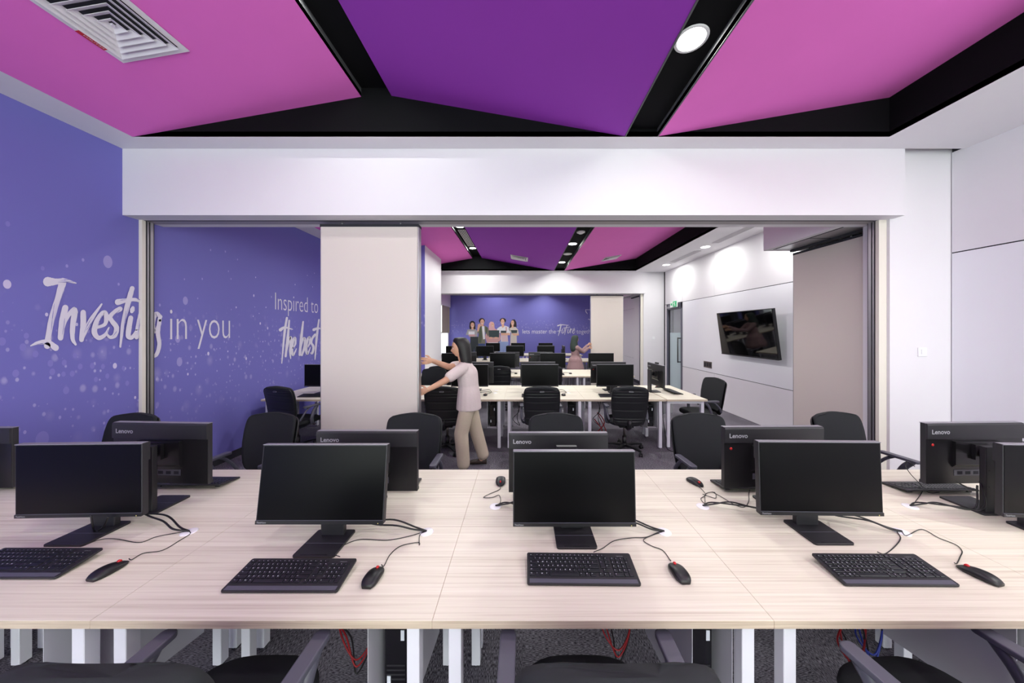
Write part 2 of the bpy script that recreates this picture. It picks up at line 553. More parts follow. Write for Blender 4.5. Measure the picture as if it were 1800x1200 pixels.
# pocket bulkheads for the stacked panels, behind each opening
for y in (3.49, 10.06):
    mb = MB()
    x1 = XR if y < 5 else 4.03
    mb.box(3.50, x1, y, y + 1.05, ZB, 3.59 if y < 5 else 3.57, 'white')
    s = struct(mb, 'wall_pocket')
    t = MB()
    t.box(3.57, 3.585, y, y + .96, ZB - .004, ZB + .002, 'gap')
    t.box(3.57, 3.87, y + .93, y + .945, ZB - .004, ZB + .002, 'gap')
    t.box(3.57, 3.87, y + .40, y + .415, ZB - .004, ZB + .002, 'gap')
    t.box(3.585, 3.87, y, y + .93, ZB - .003, ZB + .001, 'alu')
    t.box(3.84, 3.89, y, y + 1.0, ZB - .03, ZB - .002, 'gap')
    t.build('track_rail', s)
mb = MB(); mb.box(3.88, 4.03, 10.06, 10.87, .1, ZB, 'white'); mb.box(3.87, 4.03, 10.06, 10.88, 0, .1, 'gap'); struct(mb, 'wall_return')

# end wall (far) and back wall (behind the camera, with added windows)
mb = MB(); mb.box(-4.2, 4.2, 16.2, 16.4, 0, 4.3, 'blue_end'); struct(mb, 'wall_end')
mb = MB()
added_wins = [(-3.9, -1.2), (-1.05, 1.45), (1.6, 4.3)]  # unseen openings, added and made large to let world light in
xs = [XL - .2] + [v for w in added_wins for v in w] + [XR + .2]
for i in range(0, len(xs), 2):
    mb.box(xs[i], xs[i + 1], YB - .15, YB, 0, 4.3, 'white')
for a, b_ in added_wins:
    mb.box(a, b_, YB - .15, YB, 0, .3, 'white'); mb.box(a, b_, YB - .15, YB, 3.4, 4.3, 'white')
struct(mb, 'wall_back')
for i, (a, b_) in enumerate(added_wins):
    e = thing('window_%d' % (i + 1), 'unseen window added behind the camera to let daylight in', 'window', ((a + b_) / 2, YB - .08, .3), kind='structure')
    h = (b_ - a) / 2
    f = MB()
    for x in (-h, -.02, h - .05): f.box(x, x + .05, -.03, .03, 0, 3.1, 'leg')
    f.box(-h, h, -.03, .03, 0, .05, 'leg'); f.box(-h, h, -.03, .03, 3.05, 3.1, 'leg')
    f.build('window_frame', e)

# ------------------------------------------------------------------ jambs and folding partition
def jamb(x0, x1, y0, label, flip):
    e = thing('partition_jamb', label, 'door jamb', (0, 0, 0))
    m_ = MB(); m_.box(x0, x1, y0, y0 + .035, 0, ZB, 'cream_trim'); m_.build('front_trim', e, bevel=.002)
    m_ = MB()
    for k, c in enumerate(('darkalu', 'alu', 'darkalu', 'alu', 'alu', 'darkalu')):
        d = .035 + k * .0135
        inset = .008 if c == 'darkalu' else 0
        a, b_ = (x0, x1 - inset) if not flip else (x0 + inset, x1)
        m_.box(a, b_, y0 + d, y0 + d + .0135, 0, ZB, c)
    m_.build('grooved_profile', e)
    return e
jamb(XL, XL + .035, 3.262, 'slim metal wall jamb against the blue wall at the left end of the near opening', False)
jamb(3.72, 3.80, 3.262, 'grooved metal jamb at the right pier of the near opening', True)
jamb(3.72, 3.80, 9.832, 'thin metal jamb on the right side of the far opening', True)

def panel(label, x0, x1, y0, y1, z1):
    e = thing('partition_panel', label, 'partition panel', ((x0 + x1) / 2, (y0 + y1) / 2, 0))
    hx, hy = (x1 - x0) / 2, (y1 - y0) / 2
    m_ = MB()
    wide_x = hx > hy
    i = .012
    if wide_x: m_.box(-hx + i, hx - i, -hy, hy, .03, z1 - .03, 'cream')
    else: m_.box(-hx, hx, -hy + i, hy - i, .03, z1 - .03, 'cream')
    m_.build('panel_face', e)
    m_ = MB()
    if wide_x:
        m_.box(-hx, -hx + i, -hy * .8, hy * .8, .03, z1 - .03, 'alu'); m_.box(hx - i, hx, -hy * .8, hy * .8, .03, z1 - .03, 'alu')
    else:
        for sy in (-1, 1):
            ya = sy * hy
            for k in range(5):
                xx = -hx * .9 + k * hx * .38
                m_.box(xx, xx + hx * .3, min(ya, ya - sy * i * (1.0 if k % 2 else .4)), max(ya, ya - sy * i * (1.0 if k % 2 else .4)), .03, z1 - .03, 'alu' if k % 2 == 0 else 'darkalu')
            m_.box(-hx, hx, min(ya - sy * i, ya - sy * i * .9), max(ya - sy * i, ya - sy * i * .9), .03, z1 - .03, 'gap')
    m_.build('edge_profile', e)
    m_ = MB(); m_.box(-hx, hx, -hy, hy, z1 - .03, z1, 'gap'); m_.box(-hx, hx, -hy, hy, 0, .03, 'darkalu'); m_.build('seal', e)
    m_ = MB()
    off = (0, 0)
    for k in (-.6, .6):
        px, py = (hx * k, 0) if wide_x else (0, hy * k)
        m_.cyl((px, py, z1), (px, py, ZB + .005), .012, 'alu', n=10)
    m_.build('roller', e)
    return e
panel('cream sliding partition panel being pushed across the near opening', -2.135, -1.095, 3.30, 3.40, 2.885)
panel('cream sliding partition panel held by the person at the far opening', 2.16, 3.19, 9.87, 9.97, 2.885)
panel('cream partition panel parked sideways, outermost of the stack by the right wall', 3.89, 3.98, 3.55, 4.50, 2.87)
for k, w_ in enumerate(('second', 'third', 'fourth')):
    panel('partition panel parked in the stack by the right wall, %s from its open side' % w_, 4.0 + k * .11, 4.09 + k * .11, 3.56, 4.50, 2.87)

# ------------------------------------------------------------------ lamps, grilles
def downlight(x, y, z, label, power=LAMP_W):
    e = thing('downlight', label, 'ceiling light', (x, y, z), 0, 'round ceiling downlights')
    if 'ring' not in _txt:
        m_ = MB()
        n = 32
        prof = [(.085, -.004), (.098, -.006), (.104, -.002), (.104, 0)]
        m_.loft([[(r * math.cos(2 * PI * i / n), r * math.sin(2 * PI * i / n), zz) for i in range(n)] for r, zz in prof], 'lampring', cap=False)
        _txt['ring'] = m_.mesh('trim_ring')
        m_ = MB(); m_.cyl((0, 0, -.003), (0, 0, 0), .086, 'lamp', n=32); _txt['disc'] = m_.mesh('diffuser')
    put('trim_ring', _txt['ring'], e); put('diffuser', _txt['disc'], e)
    L = bpy.data.lights.new('lamp_light', 'AREA')
    L.shape = 'DISK'; L.size = .165; L.energy = power
    L.color = (0.97, 1.0, 0.93)
    lo = bpy.data.objects.new('lamp_light', L); COL.objects.link(lo); lo.location = (0, 0, -.012); lo.parent = e
    return e
ZRI, ZVA = ZRB + .075, ZC + .075
xr_, xv_ = (RA + RB) / 2, (VA + VB) / 2
for y, w_ in ((2.02, 'uppermost in the picture'), (.2, 'above the camera'), (-1.6, 'behind the camera')):
    downlight(xr_, y, ZRI, 'round downlight in the black ridge of the near room, ' + w_)
for y, w_ in ((2.035, 'large and bright in view'), (.2, 'above the camera'), (-1.6, 'behind the camera')):
    downlight(xv_ - .02, y, ZVA, 'round downlight in the black valley strip of the near room, ' + w_)
for y, w_ in ((5.03, 'hidden behind the bulkhead'), (6.85, 'nearer end of the diffuser'), (8.65, 'far end of the diffuser')):
    downlight(xr_, y, ZRI, 'round downlight in the left black strip of the middle room, ' + w_, LAMP_W * 2.6)
for y, w_ in ((5.03, 'hidden behind the bulkhead'), (6.83, 'beside the smoke detector'), (8.67, 'nearest the far bulkhead')):
    downlight(xv_ - .02, y, ZVA, 'round downlight in the right black strip of the middle room, ' + w_, LAMP_W * 2.6)
for y, w_ in ((.7, 'of the near room, out of frame'), (-.8, 'of the near room, behind the camera'), (5.0, 'of the middle room, above the parked panels'), (6.80, 'of the middle room, between the two slot diffusers'), (8.65, 'of the middle room, nearest the door')):
    downlight(3.98, y, ZC - .001, 'round downlight in the white soffit ' + w_, LAMP_W * (3.4 if y < 3 else 1.7))
for x in (xr_, xv_):
    for y in (11.6, 13.4, 15.2):
        downlight(x, y, ZRI if x < 0 else ZVA, 'round downlight in the black strips of the far room', LAMP_W * 2.0)

def square_grille(x, y, z, tilt, s, label, sticker=False):
    e = thing('air_grille', label, 'air vent', (x, y, z), 0, 'square ceiling air grilles')
    e.rotation_euler = (0, tilt, 0)
    h = s / 2
    m_ = MB(); m_.box(-h * .86, h * .86, -h * .86, h * .86, .0, .012, 'gap'); m_.build('dark_opening', e)
    def ring(ro, ri, zo, zi):
        q = MB()
        sq = lambda r, z_: [(-r, -r, z_), (r, -r, z_), (r, r, z_), (-r, r, z_)]
        q.loft([sq(ri, zi - .004), sq(ri, zi), sq(ro, zo), sq(ro, zo - .004), sq(ri, zi - .004)], 'grille', cap=False, smooth=False)
        return q
    q = ring(h, h * .84, -.004, -.004); q.build('outer_frame', e)
    for k in range(5):
        ro = h * (.84 - k * .165)
        ring(ro, ro - h * .128, -.019, .002).build('louvre', e)
    q = MB(); q.box(-h * .03, h * .03, -h * .03, h * .03, -.02, -.006, 'grille'); q.build('centre_cap', e)
    if sticker:
        q = MB(); q.box(-h - .002, -h + .030, .0, .14, -.0095, -.0042, 'red')
        text_into(q, 'RETURN', 'legend', -.13, -.03, 0, .011, lambda a, b_: Vector((-h + .008 + b_, -a, -.0101)))
        q.build('red_sticker', e)
    return e
tL = -math.atan((ZRA - ZC) / (RA - LI)); tP = math.atan((ZRB - ZC) / (VA - RB)); tR = -math.atan((ZAP - ZC) / (RI - VB))
def zl(x): return ZC + (ZRA - ZC) / (RA - LI) * (x - LI)
def zp(x): return ZRB - (ZRB - ZC) / (VA - RB) * (x - RB)
def zr(x): return ZC + (ZAP - ZC) / (RI - VB) * (x - VB)
square_grille(-2.66, 2.03, zl(-2.66) - .001, tL, .49, 'square white air grille with a red sticker on the near pink ceiling', True)
square_grille(-.08, 8.63, zp(-.08) - .001, tP, .48, 'square white air grille on the purple ceiling of the middle room')
square_grille(2.47, 8.70, zr(2.47) - .001, tR, .46, 'square white air grille on the pink ceiling of the middle room')

def slot_diffuser(x, y0, y1, z, label, w=.16, n=4, dark=True):
    e = thing('slot_diffuser', label, 'air vent', (x, (y0 + y1) / 2, z), 0, 'linear slot diffusers')
    L_ = (y1 - y0) / 2
    m_ = MB(); m_.box(-w / 2 + .01, w / 2 - .01, -L_ + .01, L_ - .01, -.002, 0, 'black_paint'); m_.build('dark_opening', e)
    m_ = MB()
    for k in range(n + 1):
        xx = -w / 2 + (w - .018) * k / n
        m_.box(xx, xx + (.011 if dark else .017), -L_, L_, -.012, -.001, 'grille')
    m_.box(-w / 2, w / 2, -L_, -L_ + .015, -.012, -.001, 'grille'); m_.box(-w / 2, w / 2, L_ - .015, L_, -.012, -.001, 'grille')
    m_.build('slats', e)
slot_diffuser(xr_, 7.05, 8.42, ZRI - .001, 'linear slot diffuser in the left black ceiling strip between two downlights', .17, 4, False)
slot_diffuser(4.0, 7.12, 8.32, ZC - .001, 'linear slot diffuser in the white soffit nearer the door', .14, 4)
slot_diffuser(4.0, 5.35, 6.48, ZC - .001, 'linear slot diffuser in the white soffit nearer the parked panels', .14, 4)
e = thing('smoke_detector', 'round white smoke detector in the right black ceiling strip of the middle room', 'smoke detector', (xv_, 5.98, ZVA))
m_ = MB(); n = 24
m_.loft([[(r * math.cos(2 * PI * i / n), r * math.sin(2 * PI * i / n), z) for i in range(n)] for r, z in ((.08, 0), (.08, -.02), (.06, -.03))], 'grille'); m_.build('housing', e)
m_ = MB(); m_.cyl((0, 0, -.045), (0, 0, -.03), .035, 'grille', n=20); m_.build('sensor_cap', e)
m_ = MB(); m_.loft([[(r * math.cos(2 * PI * i / n), r * math.sin(2 * PI * i / n), z) for i in range(n)] for r, z in ((.11, 0), (.11, -.008), (.02, -.012))], 'lampring')
tag(m_.build('ceiling_speaker', loc=(xv_, 7.72, ZVA)), 'flat round white ceiling disc between two downlights in the right black strip', 'ceiling speaker')

# ------------------------------------------------------------------ wall fittings
def wall_switch(x, y, z, label):
    e = thing('light_switch', label, 'light switch', (x, y, z))
    m_ = MB(); m_.box(-.045, .045, -.010, 0, -.045, .045, 'lampring'); m_.build('cover_plate', e, bevel=.003)
    m_ = MB(); m_.box(-.018, .018, -.016, -.010, -.02, .028, 'lampring'); m_.build('rocker', e, bevel=.002)
wall_switch(4.13, 3.235, 1.54, 'small square white light switch on the right pier beside the near opening')
wall_switch(4.11, 9.805, 1.53, 'small white light switch on the white wall between the far opening and the door')

e = thing('socket_plate', 'brushed metal socket plate low on the white board right of the door', 'socket', (XR, 7.47, .95))
m_ = MB(); m_.box(-.008, 0, -.16, .16, -.075, .075, 'steel'); m_.build('face_plate', e, bevel=.002)
m_ = MB()
for k in (-.1, 0, .1): m_.box(-.011, -.008, k - .035, k + .035, -.045, .045, 'darkalu')
m_.build('socket', e)

# television
e = thing('television', 'wide black flat screen television tilted down on the right wall', 'television', (4.255, 5.98, 1.70))
e.rotation_euler = (0, math.radians(-7.4), 0)
m_ = MB(); m_.box(-.02, .03, -.75, .75, -.44, .44, 'blackpl'); m_.build('housing', e, bevel=.004)
m_ = MB(); m_.box(-.0225, -.02, -.735, .735, -.415, .428, 'tvscreen'); m_.build('screen', e)
m_ = MB(); m_.box(-.024, -.02, -.75, .75, -.44, -.418, 'darkalu'); m_.build('lower_bezel', e)
m_ = MB(); m_.box(.03, .14, -.2, .2, -.15, .15, 'blackpl2'); m_.build('wall_bracket', e)

# door in the right wall
e = thing('door_1', 'grey framed glass door with frosted film in the right wall', 'door', (XR, (DY0 + DY1) / 2, 0), kind='structure')
hw = (DY1 - DY0) / 2
m_ = MB()
for s_ in (-1, 1): m_.box(-.02, .12, min(s_ * hw, s_ * (hw - .06)), max(s_ * hw, s_ * (hw - .06)), 0, DZ, 'frame')
m_.box(-.02, .12, -hw, hw, DZ - .16, DZ, 'frame'); m_.build('door_frame', e, bevel=.003)
m_ = MB(); m_.box(.03, .04, -hw + .06, hw - .06, .02, 1.70, 'frost'); m_.build('frosted_pane', e)
m_ = MB(); m_.box(.03, .04, -hw + .06, hw - .06, 1.70, DZ - .16, 'clear'); m_.build('clear_pane', e)
m_ = MB()
m_.box(.028, .045, hw - .12, hw - .06, .02, DZ - .16, 'gap'); m_.box(.028, .045, -hw + .06, -hw + .085, .02, DZ - .16, 'frame')
m_.build('door_stile', e)
m_ = MB()
for z in (.88, 1.55): m_.tube([(.03, -hw + .16, z), (-.05, -hw + .16, z)], .014, 'blackpl')
m_.tube([(-.05, -hw + .16, .86), (-.05, -hw + .16, 1.57)], .016, 'blackpl')
m_.build('door_handle', e)
m_ = MB(); m_.box(-.06, -.01, .1, .36, DZ - .13, DZ - .07, 'badge'); m_.box(-.05, -.03, -.12, .12, DZ - .09, DZ - .07, 'badge'); m_.build('door_closer', e, bevel=.003)
mb = MB(); mb.box(5.7, 5.75, 7.8, 10.4, 0, 3.0, 'corridor'); mb.box(4.63, 5.75, 10.35, 10.4, 0, 3.0, 'corridor'); mb.box(4.63, 5.75, 7.8, 7.85, 0, 3.0, 'corridor'); mb.box(4.63, 5.75, 7.8, 10.4, 3.0, 3.05, 'corridor'); struct(mb, 'wall_corridor')
L = bpy.data.lights.new('corridor_lamp', 'AREA'); L.size = .4; L.energy = 14
lo = bpy.data.objects.new('corridor_lamp', L); COL.objects.link(lo); lo.location = (5.2, 9.1, 2.95)

e = thing('exit_sign', 'small green and white exit sign above the glass door', 'exit sign', (XR - .065, 8.98, DZ - .03))
m_ = MB(); m_.box(-.03, 0, -.2, .2, -.09, .09, 'signwhite'); m_.build('sign_box', e, bevel=.003)
m_ = MB(); m_.box(-.033, -.030, -.19, .02, -.08, .08, 'exitgreen'); m_.build('green_field', e)
m_ = MB()
m_.ball((-.034, -.06, .045), .002, .016, .016, 'signwhite', 10, 6)
for a, b_ in (((-.06, .03), (-.09, -.02)), ((-.09, -.02), (-.05, -.06)), ((-.09, -.02), (-.14, -.045)), ((-.065, .02), (-.02, .0)), ((-.065, .02), (-.12, .03))):
    m_.tube([(-.034, a[0], a[1]), (-.034, b_[0], b_[1])], .007, 'signwhite', 6)
m_.box(-.034, -.033, .06, .15, -.03, .03, 'exitgreen')
m_.build('running_figure', e)

# window of the far room
e = thing('window_4', 'bright window on the left of the far room with a tan roller blind', 'window', (-3.80, 15.225, .5), kind='structure')
m_ = MB()
for y in (-.725, .665): m_.box(-.05, .03, y, y + .06, 0, 2.5, 'leg')
m_.box(-.05, .03, -.725, .725, 0, .06, 'leg'); m_.box(-.05, .03, -.725, .725, 2.44, 2.5, 'leg'); m_.box(-.05, .03, -.725, .725, 1.15, 1.2, 'leg')
m_.build('window_frame', e)
m_ = MB(); m_.box(-.02, -.015, -.665, .665, .06, 2.44, 'clear'); m_.build('window_pane', e)
e = thing('roller_blind', 'tan roller blind half down over the far left window', 'roller blind', (-3.70, 15.2, 2.95))
m_ = MB(); m_.box(-.02, .0, -.7, .62, -1.3, 0, 'blind'); m_.build('blind_cloth', e)
m_ = MB(); m_.box(-.02, .002, .62, .68, -1.3, 0, 'yellow'); m_.build('yellow_side_strip', e)
m_ = MB(); m_.box(-.1, .02, -.9, .86, 0, .6, 'white'); m_.build('valence', e)

# ------------------------------------------------------------------ printed lettering
def onleft(u, v):
    d = 918 - u
    Y = 4.0 * F / d
    return Vector((XL + LZ[0], Y, CZ - (v - CY) * Y / F))
def onend(u, v):
    return Vector(((u - CX) * 16.2 / F, 16.2 - LZ[0], CZ - (v - CY) * 16.2 / F))
LZ = [.003]

WK = [1.22]
def stroke(mb, pts, w, mt, fn, xf, per=6, fray=0):
    """brush stroke: pts in crop units, w width (crop units) at start/.../end"""
    P = spline([(x, y, 0) for x, y in pts], per)
    w = [v * WK[0] for v in w]
    n = len(P)
    L_, R_ = [], []
    for i, p in enumerate(P):
        d = P[min(i + 1, n - 1)] - P[max(i - 1, 0)]
        if d.length < 1e-9: d = Vector((1, 0, 0))
        d.normalize()
        nrm = Vector((-d.y, d.x, 0))
        t = i / (n - 1) * (len(w) - 1)
        k = min(int(t), len(w) - 2)
        ww = (w[k] * (1 - (t - k)) + w[k + 1] * (t - k)) / 2
        ww *= 1 + random.uniform(-fray, fray)
        L_.append(p + nrm * ww); R_.append(p - nrm * ww)
    pts3 = [fn(*xf(q.x, q.y)) for q in L_ + R_]
    fs = [(i, i + 1, n + i + 1, n + i) for i in range(n - 1)]
    mb.add(pts3, fs, mt)
    LZ[0] += .0002
    # rounded ends
    for c, a in ((P[0], w[0]), (P[-1], w[-1])):
        r = a / 2
        if r > 2:
            LZ[0] += .0001
            ring = [fn(*xf(c.x + r * math.cos(2 * PI * i / 12), c.y + r * math.sin(2 * PI * i / 12))) for i in range(12)]
            mb.add(ring, [tuple(range(12))], mt)

x7 = lambda x, y: (40 + x / 4.737, 470 + y / 4.737)
x8 = lambda x, y: (460 + x / 7.5, 490 + y / 7.5)
INV = [  # Investing
    ([(205, 118), (270, 118), (350, 108), (440, 130)], (66, 44, 26, 8)),
    ([(330, 118), (290, 260), (235, 440), (200, 650)], (52, 44, 42, 46)),
    ([(62, 652), (120, 628), (200, 622), (270, 668)], (8, 24, 36, 44)),
    ([(350, 335), (325, 450), (310, 585)], (42, 44, 38)),
    ([(312, 570), (355, 430), (420, 350), (435, 372)], (14, 30, 34, 34)),
    ([(430, 368), (412, 480), (410, 590), (435, 640)], (40, 38, 30, 16)),
    ([(498, 375), (498, 480), (484, 600)], (38, 40, 34)),
    ([(484, 595), (560, 440), (652, 305)], (30, 32, 12)),
    ([(615, 500), (680, 470), (690, 400), (668, 372), (620, 430), (590, 530), (625, 585), (680, 560), (712, 500)], (18, 26, 34, 26, 34, 40, 30, 24, 10)),
    ([(805, 345), (760, 370), (722, 410), (740, 450), (775, 500), (760, 565), (720, 580), (690, 548)], (34, 30, 30, 32, 36, 32, 22, 10)),
    ([(905, 175), (870, 300), (830, 470), (806, 660)], (34, 36, 30, 12)),
    ([(785, 288), (850, 275), (930, 268), (1010, 300)], (42, 26, 24, 14)),
    ([(911, 336), (906, 352), (901, 366)], (24, 34, 24)),
    ([(892, 420), (878, 500), (872, 570), (905, 580), (940, 520)], (34, 36, 34, 28, 10)),
    ([(985, 355), (962, 460), (940, 580)], (32, 36, 30)),
    ([(942, 570), (985, 450), (1030, 360), (1045, 400), (1020, 540), (1045, 590)], (14, 26, 34, 34, 34, 14)),
    ([(1140, 410), (1105, 385), (1080, 430), (1078, 510), (1100, 530), (1135, 440)], (26, 30, 34, 32, 24, 18)),
    ([(1135, 415), (1118, 540), (1130, 640), (1105, 725), (1060, 735), (1030, 690)], (28, 30, 28, 26, 22, 10)),
]
BEST = [  # the best
    ([(330, 515), (300, 700), (262, 1110)], (24, 26, 12)),
    ([(243, 672), (300, 640), (405, 665)], (36, 24, 8)),
    ([(360, 550), (340, 780), (312, 1020)], (20, 28, 24)),
    ([(320, 980), (360, 800), (382, 780), (372, 960), (378, 1050)], (12, 22, 28, 24, 10)),
    ([(400, 920), (440, 860), (440, 780), (415, 800), (395, 920), (410, 1005), (455, 920)], (12, 20, 22, 26, 30, 24, 8)),
    ([(543, 565), (520, 760), (498, 1000)], (18, 30, 28)),
    ([(505, 940), (540, 800), (565, 790), (560, 900), (525, 1005)], (12, 20, 26, 28, 22)),
    ([(590, 910), (628, 850), (628, 770), (602, 800), (582, 910), (598, 990), (640, 900)], (12, 20, 22, 26, 30, 24, 8)),
    ([(700, 735), (665, 780), (650, 840), (680, 900), (660, 980), (640, 975)], (26, 24, 24, 28, 24, 10)),
    ([(750, 540), (722, 760), (697, 1060)], (18, 26, 12)),
    ([(682, 670), (740, 650), (805, 670)], (32, 22, 8)),
]
m_ = MB()
for pts, w_ in INV: stroke(m_, pts, w_, 'letter', onleft, x7, fray=.05)
LZ[0] = .0115
WK[0] = 1.0
for (a, b_) in (((330, 190), (262, 420)), ((322, 250), (245, 480)), ((262, 400), (222, 600)), ((250, 300), (225, 520)), ((280, 122), (420, 118)), ((300, 108), (380, 100)), ((100, 640), (200, 625)), 
                ((338, 420), (318, 560)), ((560, 420), (500, 540)), ((600, 400), (520, 520)), ((650, 400), (612, 480)), ((740, 400), (800, 350)), ((870, 330), (835, 500)), ((850, 360), (822, 560)), ((800, 272), (850, 268)), ((940, 262), (980, 275)), ((975, 400), (955, 520)), ((965, 420), (948, 560)), ((1105, 400), (1088, 480)), ((1095, 650), (1080, 720)), ((735, 575), (770, 530)), ((695, 520), (700, 548))):
    a1 = (a[0] + random.uniform(-2, 2), a[1]); mid = ((a[0] + b_[0]) / 2 + random.uniform(-4, 4), (a[1] + b_[1]) / 2)
    stroke(m_, [a1, mid, b_], (1.5, 4.5, 1.5), 'blueflat', onleft, x7, per=4, fray=.5)
LZ[0] = .003
WK[0] = 1.2
tag(m_.build('wall_lettering'), 'large brushed white word Investing on the blue wall', 'wall lettering', 'white printed words on the blue wall')
m_ = MB()
text_into(m_, 'in you', 'letter', 3.55, 4.28, 1.655, .385, lambda a, b_: Vector((XL + .003, a, b_)), offset=-.012)
tag(m_.build('wall_lettering'), 'thin white words in you on the blue wall after the brushed word', 'wall lettering', 'white printed words on the blue wall')
m_ = MB()
text_into(m_, 'Inspired to be', 'letter', 5.06, 6.44, 2.10, .29, lambda a, b_: Vector((XL + .003, a, b_)), offset=-.012)
tag(m_.build('wall_lettering'), 'thin white words Inspired to be on the blue wall beside the sliding panel', 'wall lettering', 'white printed words on the blue wall')
m_ = MB()
for pts, w_ in BEST: stroke(m_, pts, w_, 'letter', onleft, x8, fray=.05)
tag(m_.build('wall_lettering'), 'brushed white words the best below Inspired to be', 'wall lettering', 'white printed words on the blue wall')

# dots (flat print) on the left wall, belonging to it
m_ = MB()
LZ[0] = .0015
DOTS = [(37, 358, 24, 1), (568, 240, 33, 2), (437, 230, 9, 2), (352, 262, 9, 2), (245, 518, 10, 1), (625, 358, 8, 2), (605, 788, 15, 1), (404, 570, 9, 1), (1110, 178, 6, 2), (1188, 186, 6, 2), (1252, 228, 5, 2), (1204, 290, 5, 2), (972, 332, 5, 2), (1066, 330, 6, 2), (1218, 330, 5, 2), (1348, 322, 4, 1), (977, 445, 22, 2), (1042, 433, 5, 2), (1338, 418, 7, 1), (1431, 425, 6, 2), (1245, 480, 5, 1), (1219, 492, 4, 2), (1335, 527, 4, 1), (1372, 565, 7, 1), (1411, 590, 7, 1), (1098, 724, 10, 1), (1201, 712, 5, 1), (1298, 750, 8, 1), (946, 767, 24, 2), (937, 645, 22, 2), (886, 843, 6, 2), (990, 832, 7, 1), (712, 955, 8, 1), (728, 970, 6, 2), (553, 910, 9, 2), (315, 1060, 9, 2), (548, 1090, 8, 2), (222, 1175, 42, 3), (842, 468, 8, 2), (845, 565, 12, 2), (1183, 661, 5, 2), (1402, 480, 4, 1), (1366, 512, 3, 1), (1343, 478, 4, 2), (1556, 360, 4, 1), (1620, 312, 3, 1), (1658, 300, 3, 1), (1648, 372, 3, 1), (1386, 661, 4, 1), (1428, 660, 3, 1), (1448, 658, 3, 1), (1470, 657, 3, 1), (130, 1138, 10, 2), (265, 775, 18, 3), (338, 772, 16, 3), (186, 726, 18, 3), (120, 690, 20, 3), (138, 630, 16, 3), (395, 734, 14, 3), (422, 792, 16, 3), (486, 788, 16, 3), (542, 792, 14, 3), (380, 830, 16, 3), (334, 832, 14, 3), (275, 820, 18, 3), (82, 828, 20, 3), (565, 842, 14, 3), (505, 860, 14, 3), (348, 918, 20, 3), (650, 800, 12, 3), (670, 880, 14, 3), (10, 660, 22, 3), (224, 274, 12, 3), (40, 40, 14, 3)]
for x, y, r, k in DOTS:
    u, v = x / 3, 380 + y / 3
    c = onleft(u, v); rm = r / 3 * c.y / F
    m_.add([c + Vector((0, rm * .56 * math.cos(2 * PI * i / 24), rm * math.sin(2 * PI * i / 24))) for i in range(24)], [tuple(range(24))], 'dot%d' % k)
m_.build('dot_print', wl)
for k in range(60):
    pass

# far wall lettering and printed people
ze = lambda a, b_: Vector((a, 16.196, b_))
UX = lambda u: (u - CX) * 16.196 / F
VZ = lambda v: CZ - (v - CY) * 16.196 / F
xe = lambda x, y: (900 + x / 8.57, 500 + y / 8.57)
LZ[0] = .004
for t_, a_, b2 in (('lets master the', 918.5, 977), ('together', 1013.5, 1047)):
    m_ = MB(); text_into(m_, t_, 'letter', UX(a_), UX(b2), VZ(586), (VZ(578.2) - VZ(586)), ze, offset=-.004)
    tag(m_.build('wall_lettering'), 'small white words %s on the far blue wall' % t_, 'wall lettering', 'white printed words on the blue wall')
WK[0] = 1.0
FUT = (([(740, 605), (720, 690), (698, 770)], (16, 16, 6)), ([(690, 620), (740, 605), (850, 612)], (20, 16, 6)), ([(690, 700), (740, 690)], (10, 6)), ([(760, 665), (752, 725), (775, 725), (795, 665)], (10, 10, 10, 8)), ([(830, 610), (805, 690), (793, 755)], (10, 12, 5)), ([(780, 655), (875, 640)], (12, 6)), ([(845, 665), (838, 725), (862, 720), (880, 660)], (10, 10, 10, 8)), ([(885, 665), (880, 730)], (10, 10)), ([(885, 690), (905, 665)], (8, 8)), ([(915, 710), (942, 680), (930, 665), (912, 715), (930, 735), (950, 705)], (6, 10, 10, 12, 10, 4)),
               ([(1110, 375), (1112, 405), (1135, 440)], (6, 14, 8)), ([(1110, 378), (1180, 380), (1260, 378)], (8, 8, 8)), ([(1190, 415), (1185, 480), (1182, 530)], (16, 16, 12)), ([(1150, 520), (1185, 535)], (10, 10)), ([(1230, 415), (1226, 530)], (14, 12)))
for nm_, sel in (('brushed white word Future on the far blue wall', FUT[:-5]), ('cut off large white letters above the small words, beside the far panel', FUT[-5:])):
    m_ = MB()
    for pts, w_ in sel: stroke(m_, pts, w_, 'letter', onend, xe, fray=.04)
    tag(m_.build('wall_lettering'), nm_, 'wall lettering', 'white printed words on the blue wall')

for k_, c_ in dict(p_hair=(38, 26, 28), p_face=(226, 176, 152), p_grey=(168, 164, 168), p_green=(84, 92, 76), p_plaid=(122, 118, 104), p_white=(232, 230, 238), p_pink=(208, 158, 160), p_scarf=(222, 172, 182), p_laptop=(56, 70, 74), p_jean=(150, 168, 214), p_cream=(212, 200, 192), p_dark=(44, 50, 56), p_blue=(60, 74, 120), p_rose=(220, 190, 196)).items():
    M[k_] = mat(k_, c_, .65)
xm = lambda x, y: (810 + x / 15.0, 545 + y / 15.0)
mural = thing('wall_mural', 'printed group of five young people holding laptops on the far blue wall', 'wall mural', (0, 16.2, 0))
def flat(items):
    q = MB()
    for i, it in enumerate(items):
        LZ[0] = .003 + i * .0006
        mt = it[1]
        if it[0] == 'e':
            _, _, x, y, rx, ry = it
            P = [(x + rx * math.cos(2 * PI * k / 20), y + ry * math.sin(2 * PI * k / 20)) for k in range(20)]
        else:
            P = it[2]
        V3 = [onend(*xm(*p)) - Vector((0, 16.2, 0)) for p in P]
        q.add(V3, [tuple(range(len(P)))], mt)
    return q.build('printed_person', mural)
